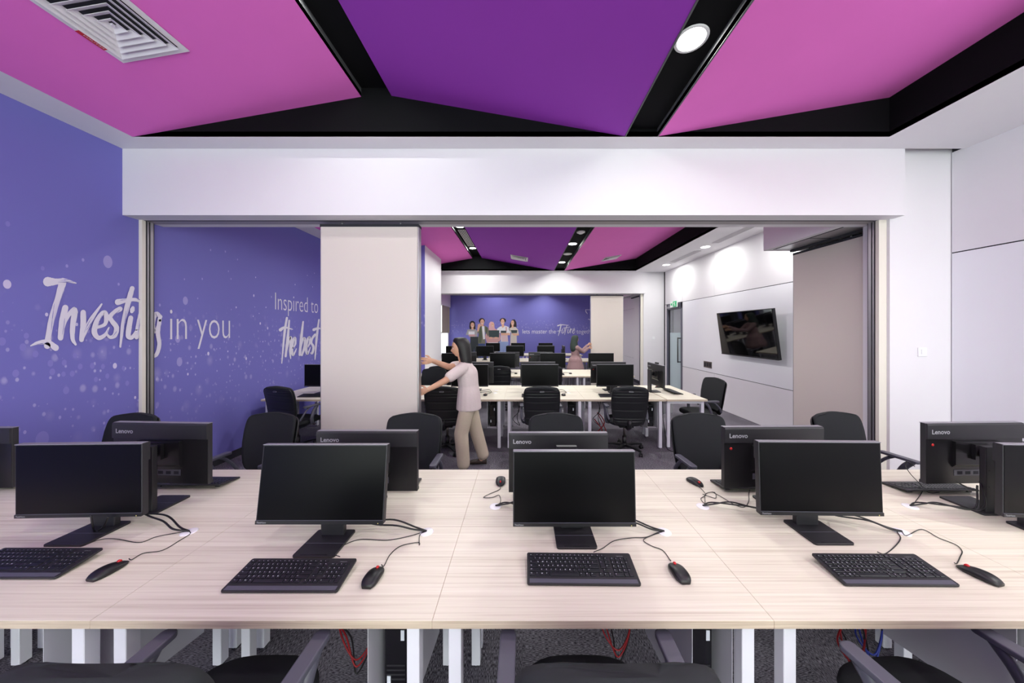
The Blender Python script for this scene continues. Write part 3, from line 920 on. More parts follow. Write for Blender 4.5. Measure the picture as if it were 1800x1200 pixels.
def face(x, y, rx, ry, tilt=0):
    return [('e', 'p_face', x, y, rx, ry), ('e', 'p_dark', x - rx * .4, y - ry * .12, rx * .15, ry * .06), ('e', 'p_dark', x + rx * .4, y - ry * .12, rx * .15, ry * .06), ('e', 'p_white', x, y + ry * .48, rx * .36, ry * .1), ('e', 'p_pink', x, y + ry * .18, rx * .12, ry * .12)]
flat([('p', 'p_hair', [(235, 330), (270, 285), (330, 282), (372, 320), (388, 430), (385, 505), (340, 515), (240, 515), (225, 440)]),
      ('p', 'p_face', [(285, 430), (330, 430), (340, 520), (275, 520)]),
      ('p', 'p_grey', [(180, 510), (280, 500), (320, 515), (385, 495), (440, 560), (440, 830), (260, 830), (230, 660), (130, 650)]),
      ('p', 'p_dark', [(250, 700), (460, 700), (460, 1700), (390, 1700), (350, 1000), (320, 1700), (250, 1700)]),
      ('p', 'p_white', [(205, 560), (365, 560), (365, 640), (205, 640)]), ('p', 'p_pink', [(200, 640), (370, 640), (380, 690), (215, 690)])] + face(308, 395, 48, 70))
flat([('p', 'p_blue', [(460, 860), (640, 860), (650, 1700), (570, 1700), (550, 1100), (530, 1700), (450, 1700)]),
      ('p', 'p_plaid', [(500, 430), (560, 400), (640, 410), (720, 460), (760, 620), (720, 700), (640, 560), (650, 880), (450, 880), (470, 600), (400, 640), (420, 560)]),
      ('p', 'p_green', [(500, 430), (540, 420), (560, 700), (540, 860), (470, 860), (480, 600)]),
      ('p', 'p_green', [(650, 430), (700, 460), (700, 560), (655, 640)]),
      ('p', 'p_white', [(555, 420), (620, 420), (640, 760), (590, 770)]),
      ('p', 'p_face', [(450, 380), (500, 350), (540, 400), (500, 460), (470, 560), (430, 560)]),
      ('e', 'p_hair', 555, 280, 78, 72), ('p', 'p_face', [(535, 370), (600, 370), (600, 425), (545, 425)])] + face(565, 315, 52, 78))
flat([('p', 'p_pink', [(690, 530), (760, 490), (900, 490), (1000, 530), (1060, 760), (980, 890), (700, 890), (640, 700)]),
      ('p', 'p_white', [(730, 850), (980, 850), (980, 900), (720, 900)]),
      ('p', 'p_grey', [(720, 900), (980, 900), (980, 1700), (860, 1700), (850, 1000), (840, 1700), (720, 1700)]),
      ('p', 'p_scarf', [(745, 350), (790, 300), (860, 310), (885, 370), (890, 470), (930, 510), (780, 530), (735, 490)])] + face(838, 385, 42, 58) + [
      ('p', 'p_laptop', [(735, 530), (1015, 530), (1010, 715), (745, 715)]), ('e', 'p_face', 790, 730, 55, 24), ('e', 'p_face', 930, 730, 55, 24)])
flat([('p', 'p_jean', [(985, 820), (1260, 820), (1240, 1180), (1230, 1700), (1140, 1700), (1120, 1000), (1090, 1700), (1010, 1700)]),
      ('p', 'p_white', [(960, 480), (1040, 430), (1170, 410), (1260, 440), (1310, 560), (1300, 660), (1230, 640), (1250, 830), (1060, 830), (1050, 600), (950, 600)]),
      ('p', 'p_rose', [(1060, 640), (1220, 640), (1250, 825), (1080, 825)]),
      ('p', 'p_pink', [(1180, 430), (1215, 450), (1210, 560), (1185, 560)]),
      ('p', 'p_face', [(1080, 380), (1140, 380), (1150, 430), (1100, 470), (1075, 430)]),
      ('e', 'p_hair', 1110, 270, 82, 64)] + face(1102, 310, 50, 82) + [('p', 'p_laptop', [(1055, 540), (1200, 540), (1200, 600), (1055, 600)]),
      ('p', 'p_face', [(1050, 600), (1290, 600), (1300, 660), (1060, 660)])])
flat([('p', 'p_hair', [(1305, 340), (1350, 250), (1420, 240), (1465, 320), (1470, 440), (1400, 470), (1280, 470)]),
      ('p', 'p_cream', [(1260, 500), (1330, 450), (1440, 440), (1510, 510), (1530, 640), (1475, 660), (1480, 1000), (1300, 1000), (1310, 680), (1330, 600)]),
      ('p', 'p_rose', [(1320, 1000), (1480, 1000), (1460, 1700), (1340, 1700)]),
      ('p', 'p_face', [(1340, 400), (1390, 400), (1390, 460), (1345, 470)])] + face(1365, 335, 42, 70) + [
      ('p', 'p_laptop', [(1320, 525), (1490, 525), (1480, 600), (1340, 605)]), ('p', 'p_face', [(1330, 610), (1530, 620), (1530, 665), (1400, 670)])])
LZ[0] = .003
#PART2
# ------------------------------------------------------------------ desks
TZ, TT, DW, DD = .74, .028, 1.203, .60
C = {}
def desk_meshes():
    m_ = MB(); m_.box(-DW / 2 + .001, DW / 2 - .001, -DD / 2 + .001, DD / 2 - .001, TZ - TT + .0012, TZ, 'wood')
    h, d = DW / 2 - .001, DD / 2 - .001
    m_.box(-h, h, -d - .0008, -d, TZ - TT, TZ - .0015, 'edge'); m_.box(-h, h, d, d + .0008, TZ - TT, TZ - .0015, 'edge')
    m_.box(-h - .0008, -h, -d, d, TZ - TT, TZ - .0015, 'edge'); m_.box(h, h + .0008, -d, d, TZ - TT, TZ - .0015, 'edge')
    C['top'] = m_.mesh('desktop')
    m_ = MB(); m_.box(-.0225, .0225, -.0225, .0225, .012, TZ - TT, 'leg'); m_.cyl((0, 0, 0), (0, 0, .012), .02, 'gap', n=12); C['leg'] = m_.mesh('leg', bevel=.002, seg=1)
    m_ = MB(); m_.box(-.018, .018, -.235, .235, TZ - TT - .045, TZ - TT - .002, 'leg'); C['bar'] = m_.mesh('crossbar')
    m_ = MB(); m_.box(-DW / 2 + .1, DW / 2 - .1, -.018, .018, TZ - TT - .045, TZ - TT - .002, 'leg'); C['rail'] = m_.mesh('long_rail')
    m_ = MB(); n = 28
    m_.loft([[(r * math.cos(2 * PI * i / n), r * math.sin(2 * PI * i / n), z) for i in range(n)] for r, z in ((.034, 0), (.034, .002), (.030, .0035), (.004, .0035))], 'grommet'); C['grommet'] = m_.mesh('grommet')
    # hanging holder for the computer: two side sheets, back, floor
    m_ = MB()
    for x in (-.075, .073): m_.prism([(-.22, .30), (.22, .22), (.22, TZ - TT - .002), (-.22, TZ - TT - .002)], x, x + .002, 'holder', 'X')
    m_.box(-.075, .075, -.2, .2, .295, .298, 'holder')
    C['holder'] = m_.mesh('computer_holder')
    m_ = MB(); m_.box(-.048, .048, -.16, .17, 0, .33, 'blackpl'); C['pc'] = m_.mesh('case', bevel=.004, seg=1)
    m_ = MB(); m_.box(-.042, .042, -.166, -.16, .01, .32, 'blackgl')
    for k in range(7): m_.box(-.036, .036, -.1675, -.166, .03 + k * .018, .036 + k * .018, 'blackpl2')
    C['pcf'] = m_.mesh('front_grille')
    m_ = MB(); m_.box(.02, .034, -.1685, -.166, .24, .28, 'legend'); m_.box(-.034, -.02, -.1685, -.166, .06, .10, 'legend'); C['pcs'] = m_.mesh('label_sticker')
desk_meshes()
def desk(x, y, rz, side, label, group, gx=.42, gy=None, holder=-1):
    """side=+1: user sits on the -Y side (near row); side=-1: user sits on the far side"""
    e = thing('desk', label, 'desk', (x, y, 0), rz + (0 if side > 0 else PI), group)
    put('desktop', C['top'], e)
    for sx in (-1, 1):
        for sy in (-1, 1):
            put('leg', C['leg'], e, (sx * (DW / 2 - .075), sy * (DD / 2 - .045), 0))
        put('crossbar', C['bar'], e, (sx * (DW / 2 - .075), 0, 0))
    put('long_rail', C['rail'], e)
    if gx is not None:
        put('grommet', C['grommet'], e, (gx if side > 0 else -gx, (.185 if gy is None else gy), TZ))
    if holder:
        put('computer_holder', C['holder'], e, (.42 * (1 if side > 0 else -1) * 1, -.02, 0))
    return e
def computer(x, y, label, group):
    e = thing('desktop_computer', label, 'computer', (x, y, .30), 0, group)
    put('case', C['pc'], e); put('front_grille', C['pcf'], e); put('label_sticker', C['pcs'], e)
    return e

# ------------------------------------------------------------------ monitors
SW, SH = .605, .363
def mon_meshes():
    b = 'blackpl2'
    m_ = MB(); m_.prism(rrect(-.095, .095, -.095, .095, .012), 0, .010, b, 'Z'); C['mbase'] = m_.mesh('base', bevel=.001, seg=1)
    m_ = MB(); m_.box(-.06, .06, -.088, -.086, .010, .0105, 'blackgl'); m_.box(-.093, .093, -.01, -.008, .010, .0107, 'greypl'); C['mgroove'] = m_.mesh('base_groove')
    m_ = MB(); m_.prism(rrect(-.057, .057, .05, .078, .004, 2), .01, .37, b, 'Z'); C['mcol'] = m_.mesh('column')
    m_ = MB(); m_.cyl((.0, .0785, .06), (0, .079, .06), .013, 'gap', n=16)
    for x in (-.04, .04):
        for z in (.15, .24): m_.cyl((x, .0785, z), (x, .0792, z), .003, 'gap', n=8)
    C['mhole'] = m_.mesh('cable_hole')
    # head: z=0 is bottom of screen, y=0 is front glass
    m_ = MB()
    m_.box(-SW / 2, SW / 2, .001, .028, 0, SH, b)
    C['mhouse'] = m_.mesh('screen_housing', bevel=.0025, seg=2)
    m_ = MB()
    z0 = SH * .74
    m_.prism([(.027, z0), (.037, z0 + .002), (.037, SH - .010), (.034, SH - .002), (.027, SH - .0005)], -SW / 2 + .001, SW / 2 - .001, b, 'X')
    m_.box(-SW / 2 + .001, SW / 2 - .001, .027, .0295, .002, z0, 'rear')
    m_.prism([(.029, .10), (.029, z0 - .012), (.046, z0 - .012), (.046, .12)], -.14, .14, 'rear', 'X')
    C['mback'] = m_.mesh('rear_cover')
    m_ = MB(); m_.box(-.13, .13, .029, .0315, .05, .085, 'greypl')
    for k in range(5): m_.box(-.12 + k * .05, -.09 + k * .05, .0315, .0325, .058, .076, 'gap')
    C['mport'] = m_.mesh('port_strip')
    m_ = MB(); m_.box(-SW / 2 + .006, SW / 2 - .006, -.0006, .001, .019, SH - .007, 'screen'); C['mscreen'] = m_.mesh('screen')
    m_ = MB(); m_.box(-SW / 2 + .0005, SW / 2 - .0005, -.003, .001, .0005, .0165, 'blackpl'); m_.box(-SW / 2 + .002, SW / 2 - .002, -.0018, .0, .0168, .0188, 'greypl')
    m_.box(-SW / 2 + .0005, SW / 2 - .0005, -.002, .0275, SH - .0025, SH + .0006, 'topedge')
    C['mchin'] = m_.mesh('bezel')
    m_ = MB(); text_into(m_, 'ThinkVision', 'greylogo', -SW / 2 + .008, -SW / 2 + .052, .005, .008, lambda a, c: Vector((a, -.0034, c))); C['mtxt'] = m_.mesh('chin_lettering')
    m_ = MB(); m_.box(SW / 2 - .026, SW / 2 - .022, -.0036, -.003, .003, .007, 'yellow'); C['mled'] = m_.mesh('power_light')
    m_ = MB(); text_into(m_, 'Lenovo', 'greylogo', -.275, -.165, SH - .062, .026, lambda a, c: Vector((-a, .0375, c)), offset=.018); C['mlogo'] = m_.mesh('rear_logo')
    m_ = MB(); text_into(m_, 'ThinkVision', 'greylogo', -.02, .04, .215, .008, lambda a, c: Vector((-a, .0465, c))); C['mlogo2'] = m_.mesh('rear_small_lettering')
    m_ = MB(); m_.cyl((.262, .030, .235), (.262, .0315, .235), .008, 'red', n=16); C['msticker'] = m_.mesh('red_sticker')
    m_ = MB(); m_.cyl((0, 0, .20), (0, 1, .20), .03, 'blackpl', n=16); m_.box(-.045, .045, 0, .2, .155, .245, 'blackpl'); C['mmount'] = m_.mesh('tilt_mount')
    m_ = MB(); m_.prism([(-.035, 0), (.035, 0), (.03, .018), (-.03, .018)], .012, .03, 'greypl', 'Y'); C['mhandle'] = m_.mesh('stand_top')
mon_meshes()
def monitor(x, y, rz, bottom, label, group, tilt=0, dx=0, screen_y=None, head_yaw=0, detail=2, cat='monitor', sy=-.015):
    """x, y: centre of the base; bottom: world height of the lower screen edge"""
    e = thing('monitor', label, cat, (x, y, TZ), rz, group)
    put('base', C['mbase'], e)
    if detail > 1: put('base_groove', C['mgroove'], e)
    c = put('column', C['mcol'], e)
    if detail > 1: put('cable_hole', C['mhole'], c)
    h = put('screen_housing', C['mhouse'], e, (dx, sy, bottom - TZ), (tilt, 0, head_yaw))
    for k, n_ in (('mback', 'rear_cover'), ('mscreen', 'screen'), ('mchin', 'bezel'), ('mtxt', 'chin_lettering'), ('mlogo', 'rear_logo'), ('mled', 'power_light'), ('mlogo2', 'rear_small_lettering'), ('mport', 'port_strip'), ('msticker', 'red_sticker'), ('mmount', 'tilt_mount')):
        if detail < 2 and k in ('mlogo2', 'mled', 'mport', 'mtxt'): continue
        if detail < 1 and k in ('mlogo', 'msticker', 'mmount'): continue
        p_ = put(n_, C[k], h)
        if k == 'mmount': p_.location = (0, .0455, 0); p_.scale = (1, max(.01, .05 - sy - .0455), 1)
    return e

# ------------------------------------------------------------------ keyboards
KW, KD = .455, .150
KEYS = []
def key_layout():
    U = .0196; x0 = -KW / 2 + .010; rows = []
    yt = KD / 2 - .010
    def row(y, h, items, x=None):
        xx = x0 if x is None else x
        for it in items:
            w_, lab = it[0], it[1]
            if lab is not None:
                KEYS.append((xx, xx + w_ * U, y - h * (it[2] if len(it) > 2 else 1), y, lab))
            xx += w_ * U
    H = .0185
    y = yt
    row(y, .013, [(1, 'Esc'), (.4, None)] + [(.93, 'F%d' % i) for i in range(1, 13)] + [(.15, None), (1, 'Prt'), (1, 'Scr'), (.2, None), (1, 'Ins'), (1, 'Ps')])
    y -= .015
    row(y, H, [(1, c) for c in '`1234567890-='] + [(2, 'Back')] + [(.25, None), (1.15, 'Hm'), (1.15, 'End'), (.3, None)] + [(1, c) for c in ('Num', '/', '*', '-')])
    y -= H
    row(y, H, [(1.5, 'Tab')] + [(1, c) for c in 'QWERTYUIOP[]'] + [(1.5, '\\'), (.25, None), (1.15, 'Del', 2), (1.15, 'Up'), (.3, None), (1, '7'), (1, '8'), (1, '9'), (1, '+', 2)])
    y -= H
    row(y, H, [(1.75, 'Caps')] + [(1, c) for c in "ASDFGHJKL;'"] + [(2.25, 'Ent'), (.25, None), (1.15, None), (1.15, 'Dn'), (.3, None), (1, '4'), (1, '5'), (1, '6')])
    y -= H
    row(y, H, [(2.25, 'Shift')] + [(1, c) for c in 'ZXCVBNM,./'] + [(2.75, 'Shift'), (.65, None), (1, '^'), (1.2, None), (1, '1'), (1, '2'), (1, '3'), (1, 'Ent', 2)])
    y -= H
    row(y, H, [(1.25, 'Ctrl'), (1, 'Fn'), (1, 'W'), (1, 'Alt'), (6.25, ''), (1.25, 'Alt'), (1, 'P'), (1.25, 'Ctrl'), (.6, None), (1, '<'), (1, 'v'), (1, '>'), (.25, None), (2, '0'), (1, '.')])
key_layout()
KA = math.atan2(.020, KD)
def kb_meshes():
    m_ = MB()
    m_.prism(rrect(-KW / 2, KW / 2, -KD / 2, KD / 2, .008, 4), 0, .009, 'blackpl2', 'Z')
    C['kbody'] = m_.mesh('case', bevel=.0015, seg=2)
    m_ = MB(); m_.box(-KW / 2 + .01, KW / 2 - .01, -KD / 2 + .004, -KD / 2 + .022, .009, .0096, 'greypl'); C['kpalm'] = m_.mesh('front_edge')
    m_ = MB()
    for sx in (-1, 1): m_.box(sx * .19 - .012, sx * .19 + .012, KD / 2 - .03, KD / 2 - .02, -.014, 0, 'blackpl')
    C['kfeet'] = m_.mesh('foot')
    q = MB()
    for (x0, x1, y0, y1, lab) in KEYS:
        a, b_, c, d = x0 + .0009, x1 - .0009, y0 + .0009, y1 - .0009
        r = .0016
        q.loft([[(p[0], p[1], .009) for p in rrect(a, b_, c, d, .0015, 1)], [(p[0], p[1], .0128) for p in rrect(a + r, b_ - r, c + r, d - r, .0015, 1)]], 'key', smooth=False)
    C['kall'] = q.mesh('keys')
    for i, (x0, x1, y0, y1, lab) in enumerate(KEYS):
        q = MB()
        a, b_, c, d = x0 + .0009, x1 - .0009, y0 + .0009, y1 - .0009
        q.loft([[(p[0], p[1], .009) for p in rrect(a, b_, c, d, .0015, 2)], [(p[0], p[1], .0122) for p in rrect(a + .0006, b_ - .0006, c + .0006, d - .0006, .0015, 2)], [(p[0], p[1], .0128) for p in rrect(a + .0018, b_ - .0018, c + .0018, d - .0018, .0015, 2)]], 'key', smooth=False)
        if lab:
            s_ = .0062 if len(lab) == 1 else .0034
            me = text_mesh(lab, 1.0, 0, 'legend', .03, 1)
            q.add([(a + .004 + v.co.x * s_, d - .0045 - s_ * .8 + v.co.y * s_, .0130) for v in me.vertices], [tuple(p.vertices) for p in me.polygons], 'legend')
        C['key%d' % i] = q.mesh('key')
    m_ = MB(); text_into(m_, 'Lenovo', 'greylogo', .165, .192, KD / 2 - .019, .004, lambda a, c: Vector((a, c, .0092))); C['klogo'] = m_.mesh('case_logo')
kb_meshes()
def keyboard(x, y, rz, label, group, detail=0):
    e = thing('keyboard', label, 'keyboard', (x, y, TZ + .002), rz, group)
    b = put('case', C['kbody'], e, (0, 0, .010), (KA, 0, 0))
    if detail:
        for i in range(len(KEYS)): 
            put('key', C['key%d' % i], b)
        put('case_logo', C['klogo'], b); put('front_edge', C['kpalm'], b)
    else:
        put('keys', C['kall'], b)
    put('foot', C['kfeet'], b)
    return e

def mouse_meshes():
    m_ = MB(); n = 24; L_, W_, H_ = .057, .036, .034
    rings = []
    for j in range(13):
        t = j / 12
        yy = -L_ + 2 * L_ * t
        w_ = W_ * (1 - abs(2 * t - .92) ** 3.2 * .62) * (1 - .10 * math.sin(PI * t))
        h = H_ * (math.sin(PI * min(1, (t * .9 + .08))) ** .55) * (1 - .35 * t)
        ring = []
        for i in range(n):
            a = 2 * PI * i / n
            cx, cz = math.cos(a), math.sin(a)
            ring.append((w_ * math.copysign(abs(cx) ** .8, cx), yy, max(0, h * .42 + h * .58 * math.copysign(abs(cz) ** .9, cz)) if cz > -.5 else .0008))
        rings.append(ring)
    m_.loft(rings, 'blackpl'); C['mouse'] = m_.mesh('shell')
    m_ = MB(); m_.cyl((-.004, .030, .0205), (.004, .030, .0205), .0072, 'red', n=14); C['wheel'] = m_.mesh('scroll_wheel')
    m_ = MB(); m_.box(-.0006, .0006, .022, .052, .006, .0262, 'gap'); C['msplit'] = m_.mesh('button_split')
mouse_meshes()
def mouse(x, y, rz, label, group, detail=1):
    e = thing('computer_mouse', label, 'computer mouse', (x, y, TZ + .001), rz, group)
    put('shell', C['mouse'], e)
    put('scroll_wheel', C['wheel'], e)
    return e
def cable(parent, pts, r, mt='cable', name='cable', per=7):
    """pts in world space, hung on its thing"""
    R_ = Matrix.Rotation(-parent.rotation_euler.z, 3, 'Z')
    P = [R_ @ (p - parent.location) for p in spline(pts, per)]
    m_ = MB(); m_.tube(P, r, mt, 6)
    return m_.build(name, parent)
def W(u, v, z=TZ + .003):
    """world point on the horizontal plane z seen at photograph position u, v"""
    Y = F * (CZ - z) / (v - CY)
    return Vector(((u - CX) * Y / F, Y, z))

# ------------------------------------------------------------------ office chair (front = +Y)
def chair_meshes():
    # backrest cushion and ribbed shell: ring profile over height
    def back_ring(z, w, y, t, n=20, curve=.017):
        pts = []
        cr = .014 * max(0, min(1, (z - .90) / .05))
        for i in range(n + 1):
            a = -1 + 2 * i / n
            pts.append((a * w, y + curve * a * a, z + cr * (1 - a * a) - cr * .5))
        out = pts + [(p[0], p[1] - t * (1 - abs(a) ** 6 * .6), p[2]) for p, a in zip(pts[::-1], [1 - 2 * i / n for i in range(n + 1)])]
        return out
    zs = [(.50, .170), (.52, .200), (.56, .222), (.64, .236), (.74, .245), (.84, .247), (.89, .245), (.925, .243), (.95, .237), (.966, .227), (.979, .208), (.987, .178), (.991, .13)]
    yl = lambda z: -.215 - (z - .5) * .17 - .05 * math.sin(PI * (z - .5) / .5) * -.35
    m_ = MB()
    m_.loft([back_ring(z, w, yl(z) + .004, .036 + .022 * max(0, min(1, (z - .93) / .03)) - .03 * max(0, (z - .972) / .02)) for z, w in zs], 'fabric'); C['cushion'] = m_.mesh('backrest_cushion')
    m_ = MB()
    zs2 = [(.44, .15), (.455, .19), (.50, .212), (.56, .224), (.64, .238), (.74, .246), (.84, .247), (.89, .245), (.92, .240), (.943, .226), (.957, .20)]
    dense = []
    for k in range(len(zs2) - 1):
        for q in range(6):
            t = q / 6; dense.append((zs2[k][0] * (1 - t) + zs2[k + 1][0] * t, zs2[k][1] * (1 - t) + zs2[k + 1][1] * t))
    dense.append(zs2[-1])
    rings = []
    for z, w in dense:
        rib = .003 * (1 if (z * 26) % 1 < .2 and .47 < z < .93 else 0)
        rings.append(back_ring(z, w, yl(max(z, .45)) - .034, .016 - rib))
    m_.loft(rings, 'ribpl', smooth=False); C['shell'] = m_.mesh('ribbed_shell')
    # rim that frames the shell top
    m_ = MB()
    rim = [(-w, yl(z) - .040 + .020, z) for z, w in zs2] + [(-.1, yl(.95) - .026, .962), (0, yl(.955) - .030, .964), (.1, yl(.95) - .026, .962)] + [(w, yl(z) - .040 + .020, z) for z, w in zs2[::-1]]
    P = []
    for x, y, z in rim:
        P.append((x, y, z))
    m_.tube(spline(P, 4), .0075, 'blackpl', 8); C['rim'] = m_.mesh('shell_rim')
    m_ = MB(); yb = yl(.935) - .052
    m_.prism(rrect(-.03, .03, -.009, .009, .008, 4), yb - .004, yb + .004, 'badge', 'Y', T=Matrix.Translation((0, 0, .925)))
    for k in (-.015, 0, .015): m_.prism(rrect(k - .006, k + .006, -.004, .004, .002, 2), yb - .006, yb - .003, 'gap', 'Y', T=Matrix.Translation((0, 0, .925)))
    C['badge'] = m_.mesh('maker_badge')
    # seat
    m_ = MB()
    def seat_ring(s, z):
        return [(s * p[0], s * p[1], z) for p in seat_out]
    seat_out = []
    for i in range(36):
        a = 2 * PI * i / 36
        cx, sy_ = math.cos(a), math.sin(a)
        seat_out.append((.245 * math.copysign(abs(cx) ** .62, cx), .235 * math.copysign(abs(sy_) ** .62, sy_) + .01))
    m_.loft([seat_ring(.90, .415), seat_ring(.98, .425), seat_ring(1.0, .445), seat_ring(.985, .465), seat_ring(.93, .477), seat_ring(.7, .480), seat_ring(.2, .476)], 'fabric'); C['seat'] = m_.mesh('seat')
    m_ = MB(); m_.box(-.10, .10, -.12, .12, .37, .417, 'blackpl'); m_.tube([(0, -.10, .39), (0, -.20, .385), (0, -.265, .42), (0, -.275, .52)], .03, 'blackpl', 10); m_.tube([(.08, .05, .39), (.2, .05, .39), (.27, .05, .395)], .008, 'blackpl', 8); C['mech'] = m_.mesh('seat_mechanism')
    m_ = MB(); m_.cyl((0, 0, .07), (0, 0, .22), .03, 'blackpl', n=16); m_.cyl((0, 0, .22), (0, 0, .38), .018, 'steel', n=14); C['col'] = m_.mesh('gas_column')
    m_ = MB(); m_.cyl((0, 0, .065), (0, 0, .115), .045, 'blackpl', n=16)
    for k in range(5):
        a = 2 * PI * k / 5 + .3
        T = Matrix.Rotation(a, 4, 'Z')
        m_.loft([[(x, w * sx, z + h * sz) for sx, sz in ((-1, -1), (1, -1), (1, 1), (-1, 1))] for x, w, z, h in ((.03, .026, .085, .018), (.16, .022, .088, .014), (.29, .016, .072, .010))], 'blackpl', smooth=False, T=T)
    C['star'] = m_.mesh('star_base', bevel=.003, seg=1)
    m_ = MB()
    for sx in (-1, 1):
        m_.cyl((sx * .008, 0, .026), (sx * .024, 0, .026), .026, 'blackpl', n=16)
    m_.cyl((0, 0, .03), (0, 0, .068), .007, 'blackpl', n=8); m_.box(-.022, .022, -.012, .012, .036, .052, 'blackpl')
    C['caster'] = m_.mesh('caster')
    m_ = MB()
    for dummy in (0,):
        m_.tube(spline([(.20, .02, .405), (.262, .0, .42), (.278, -.02, .50), (.275, .02, .60), (.275, .07, .665)], 5), .016, 'greypl', 8, flat=1.5)
        m_.tube(spline([(.262, -.19, .50), (.276, -.16, .56), (.276, -.10, .63), (.276, -.04, .672)], 4), .013, 'greypl', 8, flat=1.3)
    C['armR'] = m_.mesh('armrest_frame')
    m_ = MB(); m_.prism(rrect(-.028, .028, -.14, .12, .02, 4), -.012, .010, 'greypl', 'Z', T=Matrix.Translation((.275, 0, .678))); C['padR'] = m_.mesh('arm_pad', bevel=.005, seg=2)
chair_meshes()
CN = [0]
def chair(x, y, rz, label, group, base=True, jitter=0.0):
    e = thing('office_chair', label, 'chair', (x, y, 0), rz, group)
    put('backrest_cushion', C['cushion'], e); s_ = put('ribbed_shell', C['shell'], e); put('shell_rim', C['rim'], s_); put('maker_badge', C['badge'], s_)
    put('seat', C['seat'], e); put('seat_mechanism', C['mech'], e)
    for s2 in (1, -1):
        a = put('armrest', C['armR'], e); p = put('arm_pad', C['padR'], a)
        if s2 < 0: a.scale = (-1, 1, 1)
    put('gas_column', C['col'], e)
    b = put('star_base', C['star'], e)
    for k in range(5):
        an = 2 * PI * k / 5 + .3
        put('caster', C['caster'], b, (.285 * math.cos(an), .285 * math.sin(an), 0), (0, 0, an * 1.7))
    return e

# ------------------------------------------------------------------ row A: the large table in front
X0 = -.317
G_A1, G_A2 = 'desks along the near side of the front table', 'desks along the far side of the front table'
for i, nm in zip(range(-3, 3), ('leftmost', 'second from the left', 'third from the left', 'in the middle', 'second from the right', 'rightmost')):
    xc = X0 + (i + .5) * DW
    desk(xc, 1.10 + .30, 0, 1, 'pale wood desk on the near side of the front table, ' + nm, G_A1, gx=.434)
for i, nm in zip(range(-3, 3), ('leftmost', 'second from the left', 'third from the left', 'fourth from the left', 'second from the right', 'rightmost')):
    xc = X0 + (i + .5) * DW
    e = desk(xc, 1.70 + .30, 0, -1, 'pale wood desk on the far side of the front table, ' + nm, G_A2, gx=None)
    put('grommet', C['grommet'], e, (.44, .185, TZ))
for i in (-2, -1, 0, 1):
    xc = X0 + (i + .5) * DW
    computer(xc + .42, 1.40, 'black desktop computer hanging under the near front desk, %s from the left' % ORD[i + 2], 'computers hanging under the front desks')

NM = ['leftmost', 'second from the left', 'third from the left', 'second from the right', 'rightmost, cut by the picture edge']
# (base x, base y, screen dx, bottom z, tilt, yaw, gx of cable hole)
A_FRONT = [(-2.17, 1.57, -.03, .835, 0, .03), (-.94, 1.497, -.02, .845, -.13, 0), (.257, 1.553, 0, .800, -.05, 0), (1.487, 1.58, .008, .838, -.035, -.02), (2.66, 1.57, .05, .828, 0, -.05)]
GA = 'monitors on the near side of the front table'
monsA = []
for k, (x, y, dx, bz, ti, ya) in enumerate(A_FRONT):
    monsA.append(monitor(x, y, 0, bz, 'black monitor facing the camera on the front table, ' + NM[k], GA, tilt=ti, dx=dx, head_yaw=ya, sy=-.018))
A_BACK = [(-3.38, 1.83, 0, .811, 0, 0), (-2.13, 1.83, .05, .841, 0, -.05), (-.92, 1.83, .015, .792, 0, 0), (.25, 1.83, .03, .772, 0, 0), (1.505, 1.83, -.01, .817, 0, 0.02), (2.64, 1.82, -.07, .844, 0, .03)]
NB = ['leftmost, cut by the picture edge', 'second from the left', 'before the sliding panel', 'nearly hidden in the middle', 'second from the right', 'rightmost, whole stand in view']
GB = 'monitors on the far side of the front table'
monsB = []
for k, (x, y, dx, bz, ti, ya) in enumerate(A_BACK):
    monsB.append(monitor(x, y, PI, bz, 'black monitor, rear side showing, on the front table, ' + NB[k], GB, tilt=ti, dx=dx, head_yaw=ya, sy=-.085 if k != 3 else -.11))
kbA = []
for k, (x, y, rz) in enumerate(((-2.137, 1.355, 0), (-.945, 1.288, 0), (.248, 1.322, -.012), (1.513, 1.318, -.01))):
    kbA.append(keyboard(x, y, rz, 'black keyboard, near side of the front table, ' + ['leftmost and cut by the edge', 'second from the left', 'third from the left', 'rightmost'][k], 'keyboards on the near side of the front table', 1))
msA = []
for k, (x, y, rz) in enumerate(((-1.748, 1.325, -.12), (-.612, 1.29, -.06), (.655, 1.312, .05), (1.895, 1.30, .2))):
    msA.append(mouse(x, y, rz, 'black mouse with red wheel, near side of the front table, ' + ['leftmost', 'second from the left', 'third from the left', 'rightmost'][k], 'mice on the near side of the front table'))
kbB = []
for k, (x, y, nm) in enumerate(((-3.38, 2.09, 'far left, cut by the edge'), (-2.175, 2.09, 'second from the left'), (-.915, 2.07, 'third from the left'), (1.50, 2.05, 'second from the right'), (2.62, 2.02, 'rightmost'))):
    kbB.append(keyboard(x, y, PI, 'black keyboard, turned away, far side of the front table, ' + nm, 'keyboards on the far side of the front table'))
msB = [mouse(-.145, 2.10, PI + .02, 'small black mouse behind the front table grommet, left of a monitor', 'mice on the far side of the front table'),
       mouse(1.155, 2.09, PI + .35, 'small black mouse beside the cable loop and the desk seam', 'mice on the far side of the front table')]

# grommet positions and cables on the front table
def gA(k): return Vector((X0 + (k + .5) * DW + .434, 1.40 + .185, TZ + .006))
def gB(k): return Vector((X0 + (k + .5) * DW - .44, 2.00 - .185, TZ + .006))
zc = TZ + .006
def lift(pts, zs): return [Vector((p.x, p.y, z)) for p, z in zip(pts, zs)]
